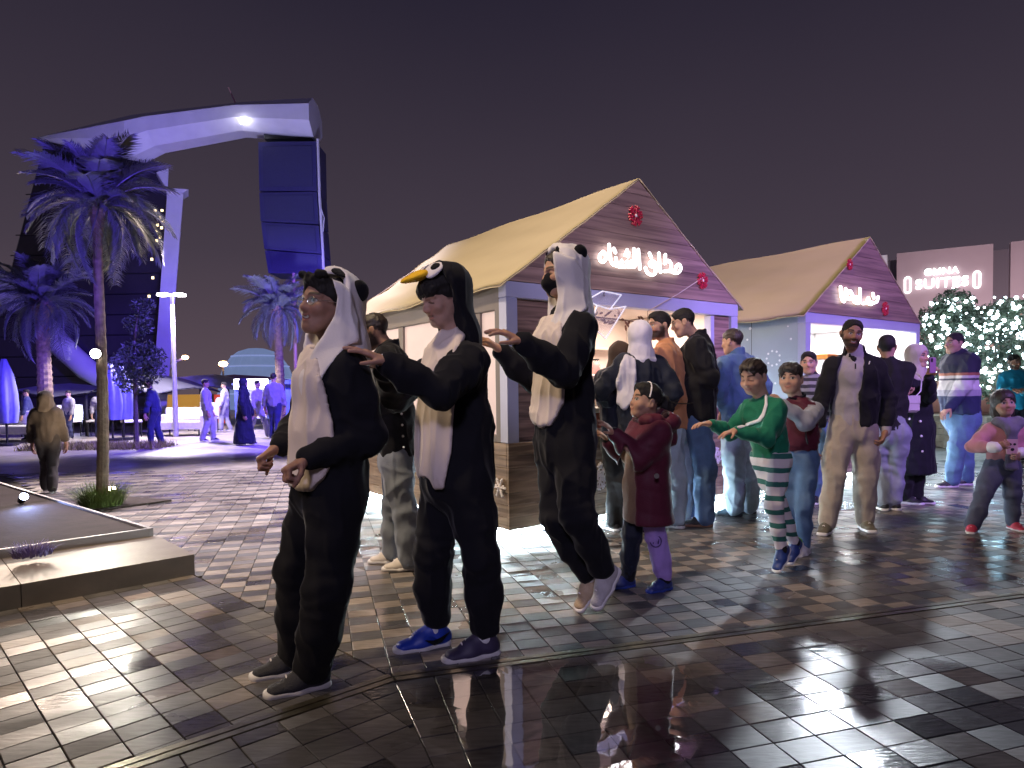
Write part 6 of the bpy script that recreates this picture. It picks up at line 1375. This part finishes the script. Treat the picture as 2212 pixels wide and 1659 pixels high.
m.shoes(mat('shoe_olive', (.11,.095,.07), .8, noise=.15, nscale=30, bump=.4, bscale=180), SOLE_W)
# --- bearded man behind the first two dancers
d = Person('bearded man in a black waistcoat and pale jeans behind the first two dancers', 4.60, 1.78, 96, (842,748,.0), (858,985,.02), (808,716), 96, 18, 0, .236, .0115, .0046, (.33,.185,.12), sw=.105)
d.arm(1, (782,880,-.12), (860,870,-.2), (750,890,-.12)); d.arm(-1, (780,860,.15), (840,860,.25))
d.leg(1, (884,-.10), (876,1110,-.1), 84, bend=1.004); d.leg(-1, (852,.10), (845,1110,.05), 84, bend=1.006)
d.skinbody(True, 0, beard=.95, mouth='closed', eyes='down'); d.hairdo('buzz', HAIRB); dt = d.torso(.180,.125,.170,.125,.172,.130)
coat(d, 'waistcoat', BLK, dt, (.080,.070,.054), zof(d, 985), None, .006, 15); collar(d, BLK, .066, .03)
for k in range(5):
    q = MB(); q.ball(P(866+k*1.5, 870+k*24, 4.6-.19)-d.base, .008, 5, 8); q.build('button', PALE, d.root)
d.put('jeans', d.seat(.168,.130)+d.trousers((.112,.096,.084)), DENP, None, .007, 16); d.shoes(mat('shoe_offwhite', (.55,.50,.48), .6, noise=.1), SOLE_W)
# --- group at the counter
w = Person('woman with a white headscarf and navy jacket seen from behind at the counter', 5.50, 1.66, 165, (1384,764,.0), (1386,940,.0), (1380,725), 158, 0, 0, .225, .0115, .006, (.45,.28,.2), sw=.105)
w.arm(1, (1322,880,.12), (1304,850,.0), (1318,905,.2)); w.arm(-1, (1440,880,.16), (1446,850,.02), (1436,905,.25)); w.leg(1, (1372,.05), (1372,1060,.1)); w.leg(-1, (1400,.0), (1400,1060,.1))
w.skinbody(False); hijab(w, cloth('scarf_white', (.66,.64,.70), .8, .15), .05, False); wt = w.torso(.195,.145,.195,.150,.200,.160); coat(w, 'jacket', NAVY, wt, (.090,.084,.060), zof(w, 985), None, .008, 17)
w.put('scarf_tail', grown(wt+w.sleeves((.090,.084,.060), n_=(0,)), .024)+[outline([(1352,765),(1372,775),(1376,820),(1366,868),(1350,884),(1336,870),(1334,830),(1342,790)]), half(w.H, w.f)], cloth('scarf_white', (.66,.64,.70)), .009, .007, 5, f1=10, f2=24, zs=.15)
w.put('trousers', w.seat()+w.trousers((.110,.09,.08)), BLK, None, .005, 18); w.shoes(mat('shoe_black', (.015,.015,.018), .5))
f = Person('person in a brown headscarf half hidden at the hut counter', 5.66, 1.60, 150, (1336,795,.0), (1338,950,.0), (1336,768), 150, 0, 0, .215, .013, .007, (.4,.25,.18))
f.arm(1, (1310,890,.15), (1305,860,.1)); f.arm(-1, (1360,890,.2), (1362,860,.1)); f.leg(1, (1325,.0), (1325,1060,0)); f.leg(-1, (1350,.0), (1350,1060,0)); f.skinbody(False); hijab(f, cloth('scarf_brown', (.055,.035,.025)), .05, False); coat(f, 'coat', NAVY, f.torso(.17,.13,.17,.14,.175,.15), (.08,.075,.055), zof(f, 1010), None, .007, 19); f.put('trousers', f.seat()+f.trousers((.105,.085,.075)), BLK, None, .004, 20); f.shoes(MATS['shoe_black'])
o = Person('bearded man in an orange sweatshirt at the hut counter', 5.80, 1.80, 118, (1440,742,.0), (1450,930,.0), (1424,704), 74, 4, 0, .236, .0115, .0046, (.42,.25,.17), sw=.110)
o.arm(1, (1405,880,.0), (1470,870,-.2), (1380,890,.1)); o.arm(-1, (1420,870,.3), (1470,860,.4)); o.leg(1, (1462,-.08), (1462,1040,-.1), 120, bend=1.004); o.leg(-1, (1480,.15), (1480,1040,.1), 120, bend=1.004)
o.skinbody(True, 0, beard=.95); o.hairdo('short', HAIR, amp=.003); coat(o, 'sweatshirt', cloth('orange', (.52,.24,.115), .85, .15), o.torso(.182,.128,.178,.130,.180,.138), (.082,.074,.056), zof(o, 925), None, .006, 22); collar(o, MATS['cloth_orange'], .064, .03); o.put('jeans', o.seat()+o.trousers((.108,.090,.078)), DENL, None, .006, 23); o.shoes(mat('shoe_grey2', (.12,.12,.13), .6))
k = Person('man in a black jacket with raised collar and blue jeans at the counter', 5.86, 1.84, 112, (1508,726,.0), (1510,915,.0), (1476,697,-.02), 104, 16, 0, .236, .0115, .0046, (.48,.30,.21), sw=.108)
k.arm(1, (1470,840,-.05), (1545,850,-.22), (1448,838,.05), (0,.2,-.9), .5); k.arm(-1, (1480,840,.3), (1530,840,.3)); k.leg(1, (1522,-.10), (1522,1030,-.1), 100, bend=1.004); k.leg(-1, (1496,.10), (1496,1030,.1), 100, bend=1.004)
k.skinbody(True); k.hairdo('buzz', HAIR); coat(k, 'jacket', BLK, k.torso(.182,.128,.180,.135,.182,.142), (.084,.076,.056), zof(k, 908), None, .007, 24); collar(k, BLK, .070, .04); k.put('jeans', k.seat()+k.trousers((.110,.094,.082)), DEN, None, .007, 25); k.shoes(MATS['shoe_black'], mat('sole_tan', (.22,.12,.07), .7))
n = Person('man in a blue denim jacket and light jeans seen from behind between the huts', 6.25, 1.74, 150, (1592,764,.0), (1598,932,.0), (1582,738), 138, 8, 0, .232, .0115, .005, (.42,.25,.17), sw=.108)
n.arm(1, (1566,880,.0), (1560,840,-.1), (1560,905,.05)); n.arm(-1, (1624,890,.1), (1634,850,.1), (1622,915,.1)); n.leg(1, (1588,-.05), (1588,1030,-.1), 110, bend=1.003); n.leg(-1, (1618,.08), (1615,1030,0), 110, bend=1.003)
n.skinbody(True); n.hairdo('buzz', HAIRB); coat(n, 'denim_jacket', cloth('denim_blue', (.065,.125,.240), .8, .12, .25, 9), n.torso(.180,.124,.178,.130,.180,.138), (.080,.072,.056), zof(n, 925), None, .007, 26); collar(n, MATS['cloth_denim_blue'], .072, .04); n.put('jeans', n.seat()+n.trousers((.112,.098,.090)), DENL, None, .008, 27); n.shoes(mat('shoe_teal', (.02,.05,.08), .6), mat('sole_dark', (.02,.02,.03), .7))
t = Person('woman with dark hair in a dark checked top behind the boy in the vest', 6.85, 1.62, 25, (1756,812,.0), (1752,930,.0), (1747,784), 30, 4, 0, .222, .0125, .0055, (.48,.30,.22))
t.arm(1, (1778,900,-.1), (1785,860,0)); t.arm(-1, (1735,900,-.1), (1730,860,0)); t.leg(1, (1762,.0), (1762,1010,-.1), 30); t.leg(-1, (1745,.0), (1745,1010,-.1), 30); t.skinbody(True); t.hairdo('short', HAIR); coat(t, 'top', stripe_mat('top_check', [(0,(.02,.02,.03)), (.5,(.20,.20,.24))], .07), t.torso(.165,.115,.155,.11,.165,.125), (.068,.06,.048), zof(t, 935), None, .005, 28); t.put('jeans', t.seat()+t.trousers((.102,.08,.07)), DEN, None, .005, 29); t.shoes(MATS['shoe_black'])
u = Person('man in a dark cap and jeans half hidden behind the bearded man', 6.40, 1.80, 205, (1918,778,.0), (1916,930,.0), (1916,750), 215, 0, 0, .230, .0125, .0055, (.42,.25,.18))
u.arm(1, (1890,900,-.1), (1885,860,-.1)); u.arm(-1, (1945,895,.1), (1950,850,0), (1948,915,0)); u.leg(1, (1908,.0), (1908,1020,.1), 190); u.leg(-1, (1930,.0), (1930,1020,.1), 150); u.skinbody(True); u.hairdo('buzz', HAIR, name='cap', amp=.001); coat(u, 'jacket', BLK, u.torso(.16), (.066,.060,.050), zof(u, 935), None, .006, 30); u.put('jeans', u.seat()+u.trousers((.104,.084,.074)), DENP, None, .006, 31); u.shoes(MATS['shoe_black'])
# --- woman with the phone
w2 = Person('smiling woman in a beige headscarf and long black coat raising her phone', 6.75, 1.66, -18, (1976,806,.0), (1978,925,.0), (1982,770,-.02), -24, 2, 4, .228, .0115, .0048, (.50,.31,.23), sw=.10)
w2.arm(1, (2006,818,-.30), (2008,872,-.10), (2014,796,-.32), (-.2,-.6,0), .75, .5, .0); w2.arm(-1, (1950,856,-.24), (1938,880,-.02), (1956,842,-.30), (.3,.5,-.3), .8, .5, .0)
w2.leg(1, (1978,.0), (1978,1020,-.1), -50); w2.leg(-1, (1955,.0), (1955,1020,-.1), -40); w2.skinbody(False, 1, mouth='teeth'); hijab(w2, cloth('scarf_beige', (.46,.41,.37), .8, .15), .06)
wt = w2.torso(.165,.120,.160,.125,.175,.140); zh = zof(w2, 1022); wt += [ecap(w2.H, np.array([w2.H[0], w2.H[1], zh]), w2.l, .175,.14,.205,.17,.05)]; coat(w2, 'long_coat', cloth('coat_black', (.009,.010,.014), .8, .1), wt, (.072,.066,.052), zh, None, .006, 32)
for x, y in ((1960,935),(1990,942),(1960,972),(1992,975),(1964,905),(1988,910)):
    q = MB(); q.ball(P(x, y, 6.75-.15)-w2.base, .013, 5, 8); q.build('button', PALE, w2.root)
w2.put('trousers', w2.trousers((.09,.08,.075)), BLK, None, .004, 33); w2.shoes(MATS['shoe_black'])
ph = P(2014, 789, 6.36); q = MB(); q.bbox((-.038,-.006,-.075), (.038,.006,.075), .004); pho = q.build('case', mat('phone_case', (.30,.16,.28), .35), empty('phone', ph, 'pink cased phone held up by the woman in the beige headscarf', 'phone', rz=R_(18)))
q = MB(); q.bbox((-.026,-.0085,.03), (-.002,-.0055,.066), .001); q.build('camera_bump', dark_metal, pho.parent)
bgp = P(1957, 872, 6.40); bag = empty('handbag', bgp, 'white handbag with a chain carried by the woman in the black coat', 'bag', rz=R_(10)); q = MB(); q.bbox((-.12,-.035,-.085), (.12,.035,.075), .02); q.build('pouch', mat('bag_white', (.55,.50,.50), .55, noise=.08), bag); q = MB(); q.bbox((-.122,-.04,.0), (.122,-.034,.078), .002); q.build('flap', MATS['bag_white'], bag)
q = MB(); q.tube([(.11,0,.07), (.16,.0,.12), (.17,.0,.24), (.12,.05,.33)], .006, 6); q.tube([(-.11,0,.07), (-.06,0,.12), (-.02,0,.14)], .006, 6); q.build('chain', PALE, bag)
# --- man in the patterned sweater
x_ = Person('heavy man in a navy sweater with a white patterned band and jeans', 7.80, 1.80, 84, (2074,764,.0), (2076,900,.0), (2062,742), 82, 0, 0, .240, .0125, .0055, (.38,.23,.17), sw=.11)
x_.arm(1, (2052,880,-.22), (2096,860,-.25), (2040,890,-.24)); x_.arm(-1, (2042,838,.15), (2070,850,.25), (2020,836,.1), (0,.2,.9), .4)
x_.leg(1, (2056,-.06), (2066,980,-.1), 90); x_.leg(-1, (2088,.10), (2084,980,.1), 90); x_.skinbody(True); x_.hairdo('buzz', HAIR)
SWP = stripe_mat('sweater_band', [(0,(.016,.024,.075)), (.535,(.30,.29,.36)), (.57,(.50,.48,.50)), (.625,(.05,.05,.08)), (.635,(.45,.42,.44)), (.65,(.26,.09,.06)), (.665,(.012,.014,.035))], 2.0)
coat(x_, 'sweater', SWP, x_.torso(.205,.165,.205,.185,.205,.185, belly=.02), (.090,.082,.060), zof(x_, 893), None, .007, 34); collar(x_, GREYK, .068, .035); x_.put('jeans', x_.seat(.195,.175)+x_.trousers((.128,.102,.086)), DEN, None, .006, 35); x_.shoes(MATS['shoe_black'])
# --- girl in pink
y_ = Person('small girl in a pink jacket with grey scarf and red sneakers', 5.50, 1.22, 10, (2172,912,.0), (2166,1005,.02), (2168,870,-.01), 14, 4, 4, .216, .0105, .0046, (.45,.27,.19), sw=.105)
y_.arm(1, (2204,978,-.10), (2212,960,-.04), (2200,985,-.14), (-.8,.3,0), .6); y_.arm(-1, (2148,966,-.14), (2128,968,-.08), (2162,962,-.18), (.2,.8,0), .6)
y_.leg(1, (2188,.0), (2186,1060,-.08), 0, bend=1.01); y_.leg(-1, (2100,-.06), (2128,1060,-.08), 40, bend=1.01); y_.skinbody(False, 0, mouth='smile'); y_.hairdo('bob', HAIRB, amp=.004)
PINK = cloth('pink', (.50,.23,.25), .9, .2); yt = y_.torso(.155,.120,.160,.130,.170,.140); coat(y_, 'jacket', PINK, yt, (.074,.070,.060), zof(y_, 1010), None, .003, 36)

for S, E, W_ in y_.arms: y_.put('sleeve_cuff', [cap(W_-nrm(W_-E)*.022, W_+nrm(W_-E)*.014, .046, .042, .01)], PALE, .007, .001)
SCF = cloth('scarf_grey', (.17,.165,.21), .9, .25); y_.put('scarf', [cap(y_.N-y_.l*.07+y_.f*.03, y_.N+y_.l*.07+y_.f*.03, .045, .045, .03), cap(y_.N-y_.l*.06+y_.f*.05, y_.N+y_.f*.09-y_.up*.05, .045, .04, .03), cap(y_.N+y_.l*.06+y_.f*.05, y_.N+y_.f*.09-y_.up*.05, .045, .04, .03), ecap(y_.N+y_.f*.105-y_.up*.05, y_.H+y_.f*.125, y_.l, .045,.016,.05,.016,.03)], SCF, .009, .005, 37)
q = MB(); cpk = P(2186, 965, 5.375)-y_.base; q.bbox(cpk+np.array([-.045,-.004,-.06]), cpk+np.array([.045,.004,.06]), .002); pk = q.build('chest_patch', cloth('patch_pink', (.55,.36,.35)), y_.root)
for dx, dz, r in ((-.018,.02,.012),(.018,.02,.012),(0,-.022,.016)): q = MB(); q.ball(cpk+np.array([dx,-.006,dz]), r, 5, 8, (1,.15,.8)); q.build('patch_print', dark_metal, pk)
y_.put('trousers', y_.seat(.165,.135)+y_.trousers((.112,.100,.082)), cloth('grey_blue', (.085,.095,.14), .9, .15), None, .006, 38); y_.shoes(mat('shoe_red', (.42,.03,.07), .6, noise=.3, nscale=30), SOLE_W, 1.1)
# --- man in teal
z_ = Person('man in a bright teal sweater and dark cap beside the lit trees', 10.3, 1.72, 8, (2192,800,.0), (2196,880,.0), (2190,782), -6, 8, 0, .230, .014, .0065, (.42,.25,.18))
z_.arm(1, (2212,842,-.25), (2224,850,0), (2200,842,-.3)); z_.arm(-1, (2180,842,-.25), (2160,850,0), (2196,842,-.3)); z_.leg(1, (2205,.0), (2205,940,-.1), 5); z_.leg(-1, (2186,.0), (2186,940,-.1), 5); z_.skinbody(True, 0, beard=.8); h = z_.hd
z_.hairdo('buzz', HAIR, name='cap', amp=.0, extra=[h.e((0,.10,.055), (.055,.045,.008), .01)]); coat(z_, 'sweater', cloth('teal', (.012,.26,.45), .85, .2), None, (.076,.068,.054), zof(z_, 885), None, .006, 39); z_.put('jeans', z_.seat()+z_.trousers((.108,.09,.08)), NAVY, None, .005, 40); z_.shoes(MATS['shoe_black'])
# ---------------------------------------------------------------- people on the blue plaza
def far(label, px, Y, h, yaw, top, bottom, kind='man', lean=0, step=.12, hair=HAIR, elbows=.06):
    gx = P(px, 900, Y)[0]
    def pp(dx, z, dy=0): a, b_ = project(gx+dx, Y+dy, z); return (float(a), float(b_), dy)
    L = lft(yaw); F = fwd(yaw)
    s = Person(label, Y, h, yaw, pp(lean*F[0]*1.0, .835*h), pp(0, .53*h), pp(lean*F[0]*1.2+F[0]*.02, .925*h), yaw, 5+lean*40, 0, .130*h, .020, .0085, (.40,.25,.19), group='people strolling on the blue plaza')
    for sd in (1, -1):
        w = L*sd*.15*h+F*(.03+elbows*h*(1 if sd > 0 else .3)); e_ = L*sd*.18*h-F*.05; s.arm(sd, pp(w[0]+lean*F[0]*.6, .46*h, w[1]), pp(e_[0], .62*h, e_[1]), pp(w[0]+F[0]*.03, .38*h, w[1]+F[1]*.03), tuple(-L*sd), .4)
        a = L*sd*.05*h+F*sd*step; k_ = a*.5+F*.1; s.leg(sd, (pp(a[0], .07, a[1])[0], a[1]), pp(k_[0], .28*h, k_[1]), yaw)
    s.skinbody(kind != 'abaya'); 
    if kind == 'abaya':
        hijab(s, top, .08); tt = s.torso(.16,.12,.155,.125,.17,.14)+[ecap(s.H, np.array([s.H[0], s.H[1], .06]), s.l, .17,.14,.24,.24,.05)]; coat(s, 'abaya', top, tt, (.08,.08,.07), .03, None, .008, 3)
    else:
        if kind == 'hood': s.put('hood', [s.hd.e((0,-.02,.03), (.10,.115,.11), .02), cap(s.hd.p(0,-.03,-.02), s.N, .085, .10, .04), s.hd.e((0,.10,-.02), (.065,.08,.085), .01, 's')], top, .014, .004)
        else: s.hairdo('short', hair)
        coat(s, 'jacket', top, s.torso(.178,.128,.172,.13,.175,.14), (.08,.072,.056), .49*h, None, .007, int(px)); s.put('trousers', s.seat()+s.trousers((.108,.092,.084)), bottom, None, .006, 4)
    s.shoes(MATS['shoe_black'], vox=.010); return s
PALEV = cloth('pale_lilac', (.36,.34,.48)); PALEW = cloth('pale_white', (.34,.33,.36)); GRY = cloth('mid_grey', (.24,.23,.27)); DNV = cloth('deep_navy', (.03,.035,.10))
far('man in a lilac jacket and pale trousers standing on the blue plaza', 447, 17.0, 1.58, -110, PALEV, PALEW, lean=-.03)
far('person in a pale jacket and grey trousers near the red sign', 487, 21.5, 1.58, 80, PALEW, GRY)
far('woman in a dark full length robe walking on the blue plaza', 527, 15.6, 1.56, -100, NAVY, NAVY, 'abaya')
far('person in a pale shirt striding in front of the kiosk', 556, 18.0, 1.55, -80, PALEW, PALEV, step=.26)
far('man in a grey sweater and blue trousers seen from behind at the kiosk', 593, 17.2, 1.72, 170, GRY, DNV, hair=HAIR)
far('man in dark blue leaning forward beside the closed parasols', 336, 15.8, 1.58, 75, DNV, DNV, lean=.09, step=.10)
far('person in a brown hooded coat standing beyond the planter bed', 100, 8.4, 1.28, 160, cloth('brown_hood', (.07,.055,.05)), cloth('brown_trousers', (.06,.05,.05)), 'hood')
far('guest in grey at the terrace table beside the canopy post', 150, 18.6, 1.35, 20, GRY, DNV, step=.02); far('guest in grey and navy at the terrace table beside the closed parasols', 216, 18.8, 1.38, -40, GRY, DNV, step=.02); far('guest in dark clothes at the terrace beside the palm with brown trunk', 60, 18.5, 1.4, 60, DNV, DNV, step=.02)
